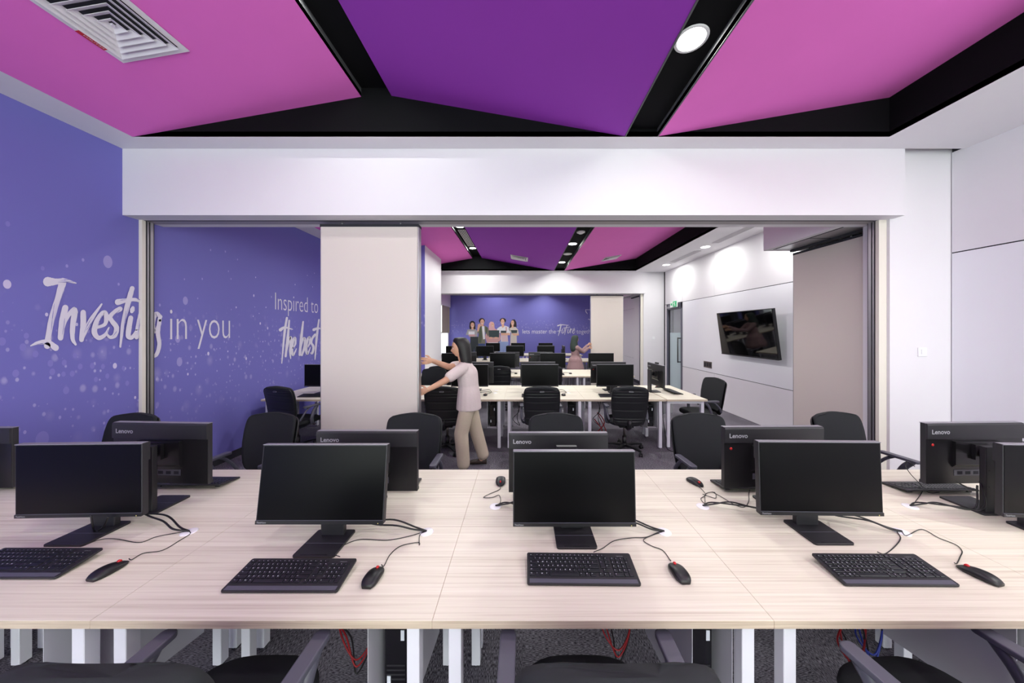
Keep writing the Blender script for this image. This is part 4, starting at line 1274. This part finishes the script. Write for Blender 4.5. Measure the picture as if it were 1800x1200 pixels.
# keyboard and mouse cables traced over the table surface
cable(kbA[0], [Vector((-2.02, 1.44, TZ + .03)), W(176, 948), W(205, 947), W(245, 953), W(275, 943), W(312, 936), gA(-2)], .0018)
cable(msA[0], [Vector((-1.742, 1.385, TZ + .012)), W(232, 983), W(252, 972), W(285, 967), W(315, 950), W(334, 938), gA(-2)], .0018)
cable(kbA[1], [Vector((-.80, 1.372, TZ + .03)), W(583, 972), W(600, 960), W(632, 948), W(680, 949), W(715, 943), W(740, 936), gA(-1)], .0018)
cable(msA[1], [Vector((-.608, 1.35, TZ + .012)), W(675, 994), W(686, 974), W(705, 959), W(735, 953), W(737, 957), W(738, 940), gA(-1)], .0018)
cable(kbA[2], [Vector((.32, 1.40, TZ + .03)), W(1060, 963), W(1080, 950), W(1110, 945), W(1135, 944), W(1155, 936), gA(0)], .0018)
cable(msA[2], [Vector((.652, 1.375, TZ + .012)), W(1178, 984), W(1165, 967), W(1145, 959), W(1131, 949), W(1145, 941), W(1160, 936), gA(0)], .0018)
cable(kbA[3], [Vector((1.59, 1.40, TZ + .03)), W(1556, 973), W(1575, 958), W(1583, 945), W(1577, 934), gA(1)], .0022)
cable(msA[3], [Vector((1.878, 1.36, TZ + .012)), W(1682, 990), W(1688, 978), W(1691, 968), W(1680, 957), W(1650, 945), W(1620, 930), W(1594, 941), gA(1)], .0018)
def mon_cables(m, x, y, g, dz=0, k=0, s=1):
    col = Vector((x + .02 * s, y + .085 * s, TZ + .06))
    a = Vector((x + .10 * s, y + .09 * s, TZ + .05))
    cable(m, [Vector((x + .05 * s, y + .05 * s, TZ + .17)), Vector((x + .12 * s, y + .11 * s, TZ + .05)), (a + g) / 2 + Vector((0, .03 * s, .016)), g + Vector((-.06 * s, .012, .012)), g], .0042)
    cable(m, [Vector((x + .08 * s, y + .06 * s, TZ + .15)), Vector((x + .16 * s, y + .10 * s, TZ + .04)), (a + g) / 2 + Vector((.03 * s, -.012 * s, .012)), g + Vector((-.07 * s, -.01, .016)), g], .0042)
for k, (m, p) in enumerate(zip(monsA[:4], A_FRONT)): mon_cables(m, p[0], p[1], gA(k - 2))
cable(monsA[0], [W(160, 905, .86), W(163, 925, .80), W(168, 934), W(182, 925, .78), W(190, 908, .85)], .004)
for k, (m, p) in enumerate(zip(monsB, A_BACK)):
    mon_cables(m, p[0], p[1], gB(k - 3), s=-1)
cable(msB[0], [Vector((-.145, 2.035, TZ + .012)), W(878, 860), W(860, 868), W(850, 874), W(865, 874), W(877, 870), W(880, 880), W(876, 888)], .0018)
cable(msB[1], [Vector((1.14, 2.03, TZ + .012)), W(1236, 862), W(1240, 870), W(1232, 876), W(1239, 884), W(1240, 868), W(1256, 865), W(1258, 875), W(1246, 872), W(1235, 868)], .0018)
cable(kbB[3], [Vector((1.44, 1.98, TZ + .012)), W(1316, 868), W(1316, 880), W(1308, 891), W(1290, 886), W(1270, 874), W(1252, 864)], .0018)
cable(kbB[4], [Vector((2.60, 1.95, TZ + .012)), W(1632, 865), W(1615, 848, .80), W(1600, 832, .88), W(1592, 818, .95), W(1597, 811, .98), W(1608, 820, .95)], .0018)
cable(kbB[4], [W(1608, 850, .80), W(1622, 858), W(1620, 866), W(1610, 880), W(1603, 889)], .0018)
cable(monsB[5], [W(1673, 832, .90), W(1680, 845, .86), W(1700, 856, .82), W(1718, 863, .80)], .004)

# hanging network cables below the front table
def hang(x, y, label, col='redcable'):
    m_ = MB()
    for k in range(3):
        o = k * .02
        m_.tube(spline([(x + o, y, .70), (x - .05 - o, y - .02, .56), (x - .06 + o, y + .01, .42), (x + .01, y, .33 - o * 1.5), (x + .07, y + .02, .42), (x + .04 - o, y, .58), (x + .01, y + .02, .70)], 6), .0035, col if k < 2 else 'cable', 6)
    tag(m_.build('network_cable'), label, 'cable', 'coiled cables hanging under the front table')
hang(-.73, 1.36, 'coiled red network cables under the left half of the front table')
hang(.42, 1.40, 'coiled red network cables under the middle of the front table')
hang(1.42, 1.34, 'coiled red and black network cables beside the right front chair')
hang(1.54, 1.38, 'coiled blue network cables beside the right front chair', 'bluecable')

# chairs on the camera side of row A, and on its far side
for x, y, rz, nm in ((-.985, 1.01, 0, 'at the lower left edge of the picture'), (.225, 1.01, .0, 'at the lower middle edge of the picture'), (1.40, 1.00, .12, 'at the lower right edge of the picture')):
    chair(x, y, rz, 'black office chair seen from above and behind ' + nm, 'chairs on the camera side of the front table')
for x, y, rz, nm in ((-3.60, 2.60, PI - .10, 'leftmost, behind a monitor'), (-2.34, 2.62, PI - .10, 'second from the left'), (-.99, 2.60, PI + .0, 'third from the left'), (.31, 2.60, PI, 'fourth from the left'), (1.63, 2.60, PI + .05, 'second from the right'), (2.96, 2.64, PI + .12, 'rightmost, by the parked panels')):
    chair(x, y, rz, 'black chair facing the camera behind the front table, ' + nm, 'chairs on the far side of the front table')

# ------------------------------------------------------------------ rows B to E
def station(x, yn, side, label_row, nm, groups, bottom=.845, detail=1, kb=True, ms=True, dxk=-.02, kbx=None):
    pass
ROWB_X0 = -.27
def row(tag_, x0, i0, i1, yn, gname):
    for i in range(i0, i1):
        xc = x0 + (i + .5) * DW
        nm = ORD[i - i0]
        desk(xc, yn + .30, 0, 1, 'pale wood desk on the near side of the %s, %s from the left' % (tag_, nm), 'near desks of the ' + tag_, gx=.43)
        desk(xc, yn + .90, 0, -1, 'pale wood desk on the far side of the %s, %s from the left' % (tag_, nm), 'far desks of the ' + tag_, gx=.43)
B, Cc, D_, E_ = 'second table row', 'third table row', 'fourth table row', 'last table row'
row(B, ROWB_X0, -3, 2, 4.64, '')
row(Cc, .115, -3, 2, 7.01, '')
row(D_, .115, -3, 2, 10.45, '')
row(E_, .115, -3, 2, 13.0, '')
e = desk(2.09 + .30 + .06, 4.64 + .60, PI / 2, 1, 'pale wood desk turned sideways at the right end of the second table row', 'near desks of the ' + B, gx=.43)

def mons(list_, y, rz, bz, lab, group, detail=1, dxs=0, sy=-.015):
    for x, nm in list_:
        monitor(x, y, rz, bz, lab + nm, group, detail=detail, sy=sy)
mons(((-3.26, 'leftmost, half behind the sliding panel'), (-.86, 'behind the moving person'), (.29, 'in the middle of the row'), (1.52, 'on the right')), 5.13, 0, .845, 'black monitor facing the camera on the second table row, ', 'near monitors of the second table row', 2)
mons(((-3.1, 'leftmost'), (-.80, 'beside the person'), (.27, 'its top above the middle monitor'), (1.49, 'on the right')), 5.38, PI, .855, 'black monitor seen from behind on the second table row, ', 'far monitors of the second table row', 1, sy=-.06)
m = monitor(2.20, 5.25, PI / 2, .84, 'black monitor facing right with a webcam on the sideways end desk', 'near monitors of the second table row', detail=1, sy=-.06)
m_ = MB(); m_.box(-.05, .05, -.012, .012, SH + .001, SH + .026, 'webcam'); m_.cyl((0, -.016, SH + .013), (0, -.012, SH + .013), .009, 'blackgl', n=12)
tag(m_.build('webcam', None, (2.26, 5.25, .84), (0, 0, PI / 2)), 'small black webcam on top of the monitor at the sideways end desk', 'webcam')
mons(((-1.62, 'leftmost, behind the person'), (-.47, 'second from the left'), (.73, 'third from the left'), (1.88, 'rightmost')), 7.47, 0, .862, 'black monitor facing the camera on the third table row, ', 'near monitors of the third table row', 1)
mons(((-1.45, 'leftmost'), (-.37, 'second from the left'), (.46, 'third from the left')), 7.80, PI, .86, 'black monitor seen from behind on the third table row, ', 'far monitors of the third table row', 1, sy=-.05)
mons(((-2.35, 'leftmost, near the window'), (-1.30, 'second from the left'), (-.26, 'third from the left'), (.82, 'rightmost')), 10.88, 0, .865, 'black monitor facing the camera on the fourth table row, ', 'near monitors of the fourth table row', 0)
mons(((-.24, 'left'), (.86, 'right')), 11.28, PI, .865, 'black monitor seen from behind on the fourth table row, ', 'far monitors of the fourth table row', 0)
mons(((-1.26, 'leftmost'), (-.18, 'middle'), (1.0, 'rightmost')), 13.42, 0, .87, 'black monitor on the last table row before the far blue wall, ', 'monitors of the last table row', 0)
monitor(1.46, 11.05, PI / 2, .865, 'black monitor seen edge on at the far opening, left of the person', 'near monitors of the fourth table row', detail=0)

for x, y, nm in ((-3.22, 4.86, 'leftmost, beside the sliding panel'), (-.95, 4.86, 'behind the person'), (.22, 4.86, 'behind the middle chair'), (1.42, 4.86, 'behind the right chair')):
    keyboard(x, y, 0, 'black keyboard on the second table row, ' + nm, 'keyboards on the second table row')
keyboard(2.50, 5.22, PI / 2, 'black keyboard on the sideways end desk', 'keyboards on the second table row')
for x, y, nm in ((-.58, 4.94, 'right of the person'), (.65, 4.94, 'right of the middle chair'), (1.88, 4.94, 'behind the right chair')):
    m = mouse(x, y, 0, 'small black mouse on the second table row, ' + nm, 'mice on the second table row')
    cable(m, [Vector((x, y + .06, TZ + .012)), Vector((x + .06, y + .16, zc)), Vector((x + .02, y + .25, zc)), Vector((x - .2, y + .2, zc)), Vector((x - .3, y + .35, zc))], .003)
    cable(m, [Vector((x + .08, y + .20, zc)), Vector((x + .02, y + .33, zc + .02)), Vector((x - .12, y + .36, zc)), Vector((x - .28, y + .30, zc))], .004)
m = mouse(2.44, 5.62, PI / 2, 'small black mouse at the far end of the sideways desk', 'mice on the second table row')
for x, nm in ((-.15, 'left'), (1.14, 'right')):
    m = mouse(x, 7.4, 0, 'tiny black mouse on the third table row, ' + nm, 'mice on the third table row')
    cable(m, [Vector((x, 7.46, TZ + .012)), Vector((x + .02, 7.55, zc)), Vector((x - .2, 7.6, zc))], .004)
    keyboard(x - .40, 7.24, 0, 'black keyboard on the third table row, ' + nm, 'keyboards on the third table row')

for x, y, rz, nm in ((-3.30, 4.60, -.25, 'leftmost, against the blue wall'), (-1.10, 4.60, 0, 'behind the moving person'), (.27, 4.60, 0, 'in the middle'), (1.50, 4.60, -.04, 'on the right, its wheels in view')):
    chair(x, y, rz, 'black ribbed office chair at the second table row, ' + nm, 'chairs on the near side of the second table row')
chair(2.84, 5.05, PI / 2 + .1, 'black office chair in profile at the sideways end desk', 'chairs on the near side of the second table row')
chair(-1.80, 6.12, PI, 'black office chair on the far side of the second table row beside the blue pier', 'chairs at the third table row')
for x, nm in ((-1.80, 'leftmost'), (-.50, 'second from the left'), (.62, 'third from the left')):
    chair(x, 7.10, 0, 'black office chair seen from behind at the third table row, ' + nm, 'chairs at the third table row')
chair(2.15, 9.0, PI / 2, 'dark chair beside the person at the far opening', 'chairs at the third table row')
for i in range(-3, 2):
    computer(ROWB_X0 + (i + .5) * DW + .42, 4.94, 'black desktop computer hanging under the second table row, %s from the left' % ORD[i + 3], 'computers under the second table row')
def loose(pts, label, mt='cable', r=.005):
    m_ = MB(); m_.tube(spline(pts, 6), r, mt, 6)
    tag(m_.build('loose_cable'), label, 'cable', 'loose cables under the second table row')
for x, nm in ((-.10, 'left of the middle chair'), (1.18, 'left of the right chair')):
    loose([(x, 5.0, .70), (x + .05, 4.95, .5), (x - .05, 5.0, .35), (x + .06, 5.0, .25), (x + .02, 4.95, .4), (x + .1, 5.05, .70)], 'tangled black cable under the second table row, ' + nm)
loose([(1.15, 5.0, .35), (1.25, 4.9, .2), (1.12, 4.9, .12), (1.3, 4.95, .3), (1.2, 5.0, .45), (1.32, 4.9, .15), (1.16, 4.9, .05)], 'tangled red cable under the second table row, left of the right chair', 'redcable', .008)
loose([(2.13, 4.75, .70), (2.12, 4.7, .4), (2.16, 4.7, .15), (2.15, 4.6, .01), (2.4, 4.3, .01), (2.55, 4.0, .01)], 'black cable running down to the carpet by the end desk')

# ------------------------------------------------------------------ people
def capsule(mb, p0, r0, p1, r1, side=(0, 1, 0), n=16):
    """tapered rounded limb segment; radii may be (along side, across)"""
    p0, p1 = Vector(p0), Vector(p1)
    r0 = r0 if isinstance(r0, tuple) else (r0, r0)
    r1 = r1 if isinstance(r1, tuple) else (r1, r1)
    d = p1 - p0; L_ = d.length; d.normalize()
    s_ = Vector(side); u = (s_ - d * s_.dot(d))
    if u.length < .1: u = Vector((1, 0, 0)) - d * d.x
    u.normalize(); w_ = d.cross(u)
    rings = []
    def ring(c, ra, rb): rings.append([c + u * ra * math.cos(2 * PI * i / n) + w_ * rb * math.sin(2 * PI * i / n) for i in range(n)])
    m0, m1 = min(r0), min(r1)
    for k in range(1, 6):
        a = PI / 2 * k / 6; ring(p0 - d * m0 * math.cos(a), r0[0] * math.sin(a), r0[1] * math.sin(a))
    for k in range(5):
        t = k / 4; ring(p0 + d * L_ * t, r0[0] * (1 - t) + r1[0] * t, r0[1] * (1 - t) + r1[1] * t)
    for k in range(5, 0, -1):
        a = PI / 2 * k / 6; ring(p1 + d * m1 * math.cos(a), r1[0] * math.sin(a), r1[1] * math.sin(a))
    mb.loft(rings, 'skin')
def chain(mb, pts, side=(0, 1, 0)):
    for (p, r), (q, r2) in zip(pts[:-1], pts[1:]): capsule(mb, p, r, q, r2, side)
def fuse(name, mb, mt, parent, voxel, smooth=4, cut=None):
    o = bpy.data.objects.new(name, mb.mesh(name)); COL.objects.link(o)
    r = o.modifiers.new('r', 'REMESH'); r.mode = 'VOXEL'; r.voxel_size = voxel
    s_ = o.modifiers.new('m', 'SMOOTH'); s_.factor = .5; s_.iterations = smooth
    bpy.context.view_layer.update()
    res = bpy.data.meshes.new_from_object(o.evaluated_get(bpy.context.evaluated_depsgraph_get()))
    COL.objects.unlink(o); bpy.data.objects.remove(o)
    if cut:
        bm = bmesh.new(); bm.from_mesh(res)
        bmesh.ops.bisect_plane(bm, geom=bm.verts[:] + bm.edges[:] + bm.faces[:], plane_co=(0, 0, cut), plane_no=(0, 0, 1), clear_inner=True)
        es = [e for e in bm.edges if e.is_boundary]
        bmesh.ops.holes_fill(bm, edges=es)
        bm.to_mesh(res); bm.free()
    res.materials.clear(); res.materials.append(M[mt])
    for p in res.polygons: p.use_smooth = len(p.vertices) < 9; p.material_index = 0
    return put(name, res, parent)

def head_into(m_, T):
    """head about .23 tall facing +Y, chin down, centre at the origin"""
    n = 28; rings = []
    for j in range(1, 24):
        t = PI * j / 24
        z = -.115 * math.cos(t)
        r = math.sin(t)
        low = max(0, -z / .115)
        wx = .075 * (1 - .28 * low ** 1.6)
        ring = []
        for i in range(n):
            a = 2 * PI * i / n
            cy = math.sin(a)
            ry = .095 * (1 - .1 * low) if cy > 0 else .098 * (1 - .30 * low)
            y = ry * cy * r ** .85 + .012 * low
            x = wx * math.cos(a) * r ** .85
            f = max(0, cy) ** 14
            if f > .05:
                y += f * (.024 * math.exp(-((z + .022) / .020) ** 2) + .006 * math.exp(-((z + .055) / .010) ** 2) - .005 * math.exp(-((z - .008) / .012) ** 2) + .006 * math.exp(-((z + .095) / .014) ** 2))
            ring.append((x, y, z))
        rings.append(ring)
    m_.loft(rings, 'skin', T=T)
    for sx in (-1, 1): m_.ball((sx * .076, -.005, -.012), .010, .018, .030, 'skin', 10, 8, T=T)
def face_parts(parent, T):
    for sx in (-1, 1):
        q = MB(); q.ball((sx * .030, .079, .004), .013, .008, .008, 'eye', 12, 8, T=T); q.ball((sx * .030, .0855, .004), .0055, .004, .0055, 'iris', 10, 6, T=T); q.build('eye', parent)
        q = MB(); q.tube([T @ Vector((sx * .014, .092, .026)), T @ Vector((sx * .032, .090, .031)), T @ Vector((sx * .048, .076, .026))], .0035, 'hair', 6); q.build('eyebrow', parent)
    q = MB(); q.ball((0, .093, -.056), .022, .007, .006, 'lips', 12, 6, T=T); q.build('mouth', parent)

def hand_into(mb, wrist, fdir, palm_n, thumb_dir, curl=.9, s=1.0):
    """palm and five separate fingers; fingers curl towards palm_n"""
    fd = Vector(fdir).normalized(); pn = Vector(palm_n); pn = (pn - fd * pn.dot(fd)).normalized(); side = fd.cross(pn).normalized()
    if side.dot(Vector(thumb_dir)) < 0: side = -side
    w_ = Vector(wrist)
    base = w_ + fd * .085 * s
    capsule(mb, w_, (.026 * s, .020 * s), w_ + fd * .05 * s, (.036 * s, .015 * s), side)
    capsule(mb, w_ + fd * .045 * s, (.037 * s, .014 * s), base - fd * .006, (.039 * s, .012 * s), side)
    for k, (off, ln) in enumerate(((.030, .072), (.010, .082), (-.011, .076), (-.031, .060))):
        p = base + side * off * s - fd * .008
        d = (fd + side * off * 2.5).normalized(); r = .0092 * s
        for q, fr in enumerate((.48, .32, .25)):
            ang = curl * (.35, .8, .7)[q] + .08 * k
            if q: d = (d * math.cos(ang) + pn * math.sin(ang)).normalized()
            else: d = (d * math.cos(ang) + pn * math.sin(ang)).normalized()
            p2 = p + d * ln * fr * s
            capsule(mb, p, r, p2, r * .9, side, 10); p = p2; r *= .9
    t0 = w_ + fd * .030 * s + side * .024 * s
    d = (fd * .6 + side * .8 + pn * .25).normalized(); p = t0 + d * .036 * s
    capsule(mb, t0, .013 * s, p, .0105 * s, side, 10)
    d = (fd * .85 + side * .25 + pn * .55).normalized(); p2 = p + d * .030 * s
    capsule(mb, p, .0105 * s, p2, .0085 * s, side, 10)

def person1():
    e = thing('person', 'person in a pale blouse and beige trousers pushing the cream panel', 'person', (-.72, 4.02, 0))
    b = MB()
    S = (0, 1, 0)
    chain(b, [((.03, 0, .90), (.15, .115)), ((.03, 0, 1.02), (.12, .095)), ((.015, 0, 1.18), (.14, .11)), ((-.01, 0, 1.29), (.15, .085)), ((-.03, 0, 1.33), (.08, .06))], S)
    chain(b, [((-.03, 0, 1.33), .055), ((-.065, -.005, 1.45), .047)])
    wn, wf = (-.335, -.535, 1.10), (-.305, -.465, 1.42)
    chain(b, [((-.02, -.155, 1.30), .052), ((-.19, -.34, 1.17), .040), (wn, .026)])
    chain(b, [((-.03, .145, 1.30), .052), ((-.20, -.12, 1.31), .040), (wf, .026)])
    hand_into(b, wn, (-.35, -.85, -.05), (-.8, -.1, 0), (0, 0, 1), .7)
    hand_into(b, wf, (-.42, -.8, .05), (-.8, -.1, 0), (0, 0, 1), .7)
    legs = ((-1, -.04, .00, -.18), (1, .10, .20, .12))
    for sy, kx, fx, fy in legs:
        chain(b, [((.03, sy * .085, .84), .092), ((kx, sy * .10 + (fy - sy * .1) * .3, .48), .058), ((fx, fy, .10), .040), ((fx - .02, fy, .05), .036)])
        capsule(b, (fx - .01, fy, .035), (.032, .028), (fx - .13, fy, .025), (.036, .018))
    T = Matrix.Translation((-.085, -.01, 1.545)) @ Matrix.Rotation(PI / 2 + .25, 4, 'Z') @ Matrix.Rotation(-.18, 4, 'X')
    head_into(b, T)
    body = fuse('body', b, 'skin', e, .0055, 2)
    face_parts(body, T)
    c = MB()
    chain(c, [((.035, 0, .78), (.190, .160)), ((.035, 0, .95), (.175, .145)), ((.03, 0, 1.06), (.155, .130)), ((.015, 0, 1.20), (.165, .135)), ((-.01, 0, 1.285), (.165, .10)), ((-.025, 0, 1.325), (.09, .07))], S)
    chain(c, [((-.02, -.145, 1.295), .072), ((-.14, -.285, 1.21), .066)])
    chain(c, [((-.03, .135, 1.295), .072), ((-.15, -.02, 1.305), .064)])
    fuse('blouse', c, 'blouse', e, .009, 5, .765)
    c = MB()
    capsule(c, (.03, 0, .80), (.150, .120), (.03, 0, .90), (.135, .105), S)
    for sy, kx, fx, fy in legs:
        chain(c, [((.03, sy * .080, .80), .098), ((kx, sy * .10 + (fy - sy * .1) * .3, .48), .088), ((fx, fy, .13), .078)])
    fuse('trousers', c, 'trouser', e, .010, 5)
    for fx, fy in ((.00, -.18), (.20, .12)):
        q = MB()
        q.loft([[(fx + .035 + .0, fy + w_ * math.cos(a), .002 + h * (.5 + .5 * math.sin(a))) if False else (xx, fy + w_ * math.cos(a), .002 + h * (.5 + .5 * math.sin(a))) for a in [2 * PI * i / 14 for i in range(14)]] for xx, w_, h in ((fx + .05, .012, .03), (fx + .045, .032, .065), (fx - .0, .036, .075), (fx - .07, .042, .058), (fx - .14, .045, .045), (fx - .18, .034, .034), (fx - .195, .012, .02))], 'shoe')
        q.build('shoe', e)
    q = MB(); n = 24; rings = []
    for z, rx, ry, dx in ((.125, .03, .03, .02), (.118, .07, .065, .012), (.085, .100, .090, .018), (.04, .104, .097, .036), (-.02, .092, .094, .054), (-.08, .082, .092, .070), (-.15, .076, .094, .083), (-.23, .066, .090, .088), (-.31, .048, .072, .090), (-.36, .02, .03, .090)):
        rings.append([(-.085 + dx + (rx + .004 * math.sin(7 * 2 * PI * i / n + z * 20)) * math.cos(2 * PI * i / n), -.01 + (ry + .004 * math.sin(9 * 2 * PI * i / n)) * math.sin(2 * PI * i / n), 1.55 + z) for i in range(n)])
    q.loft(rings[::-1], 'hair'); q.build('long_hair', e)
    return e
person1()

def person2():
    e = thing('person', 'person in a dark headscarf and dusty rose tunic pulling the far panel', 'person', (1.60, 9.42, 0), 0)
    b = MB(); S = (0, 1, 0)
    chain(b, [((0, 0, .88), (.14, .115)), ((0, 0, 1.0), (.11, .095)), ((0, 0, 1.17), (.14, .11)), ((.01, 0, 1.27), (.14, .08)), ((0, 0, 1.30), (.07, .06))], S)
    chain(b, [((0, 0, 1.30), .05), ((.005, 0, 1.42), .046)])
    arms = []
    for sy, ez in ((-1, 1.13), (1, 1.12)):
        w1 = (.46, .33 + sy * .04, 1.27 + sy * .05)
        el = (.22, sy * .15 + .06, ez)
        chain(b, [((.03, sy * .145, 1.26), .050), (el, .038), (w1, .026)])
        hand_into(b, w1, (.6, .65, .12), (.5, -.4, 0), (0, 0, 1), .7)
        arms.append((sy, el, w1))
        chain(b, [((0, sy * .08, .84), .09), ((0, sy * .09, .46), .058), ((-.02 * sy, sy * .10, .09), .04)])
        capsule(b, (-.02 * sy, sy * .10, .035), (.03, .026), (.12, sy * .10, .025), (.034, .018))
    T = Matrix.Translation((.01, .01, 1.50)) @ Matrix.Rotation(-PI / 4, 4, 'Z')
    head_into(b, T)
    body = fuse('body', b, 'skin', e, .0065, 2)
    face_parts(body, T)
    c = MB()
    chain(c, [((0, 0, .64), (.29, .26)), ((0, 0, .82), (.23, .21)), ((0, 0, 1.02), (.145, .125)), ((.0, 0, 1.18), (.158, .130)), ((.01, 0, 1.26), (.155, .095)), ((0, 0, 1.30), (.08, .07))], S)
    for sy, el, w1 in arms:
        w2 = tuple(el[i] + (w1[i] - el[i]) * .85 for i in range(3))
        chain(c, [((.03, sy * .14, 1.255), .068), (el, .054), (w2, .044)])
    fuse('tunic', c, 'tunic', e, .010, 5, .58)
    c = MB()
    capsule(c, (0, 0, .70), (.15, .13), (0, 0, .85), (.14, .12), S)
    for sy in (-1, 1): chain(c, [((0, sy * .085, .72), .095), ((0, sy * .09, .46), .08), ((-.02 * sy, sy * .10, .11), .07)])
    fuse('trousers', c, 'darkcloth', e, .012, 4)
    for sy in (-1, 1):
        q = MB(); q.loft([[(xx, sy * .10 + w_ * math.cos(a), .002 + h * (.5 + .5 * math.sin(a))) for a in [2 * PI * i / 14 for i in range(14)]] for xx, w_, h in ((-.06, .012, .03), (-.05, .034, .06), (0, .037, .07), (.07, .042, .055), (.13, .045, .045), (.17, .03, .03), (.18, .01, .02))], 'shoe'); q.build('shoe', e)
    q = MB(); n = 20; rings = []
    for z, rx, ry, dx in ((1.625, .03, .03, -.01), (1.615, .07, .07, -.012), (1.57, .102, .10, -.018), (1.50, .106, .106, -.030), (1.42, .105, .106, -.045), (1.34, .115, .125, -.05), (1.24, .115, .14, -.05), (1.16, .09, .12, -.055), (1.12, .05, .08, -.06)):
        rings.append([(dx + rx * math.cos(2 * PI * i / n), -.03 + ry * math.sin(2 * PI * i / n), z) for i in range(n)])
    q.loft(rings[::-1], 'scarf'); q.build('headscarf', e)
person2()
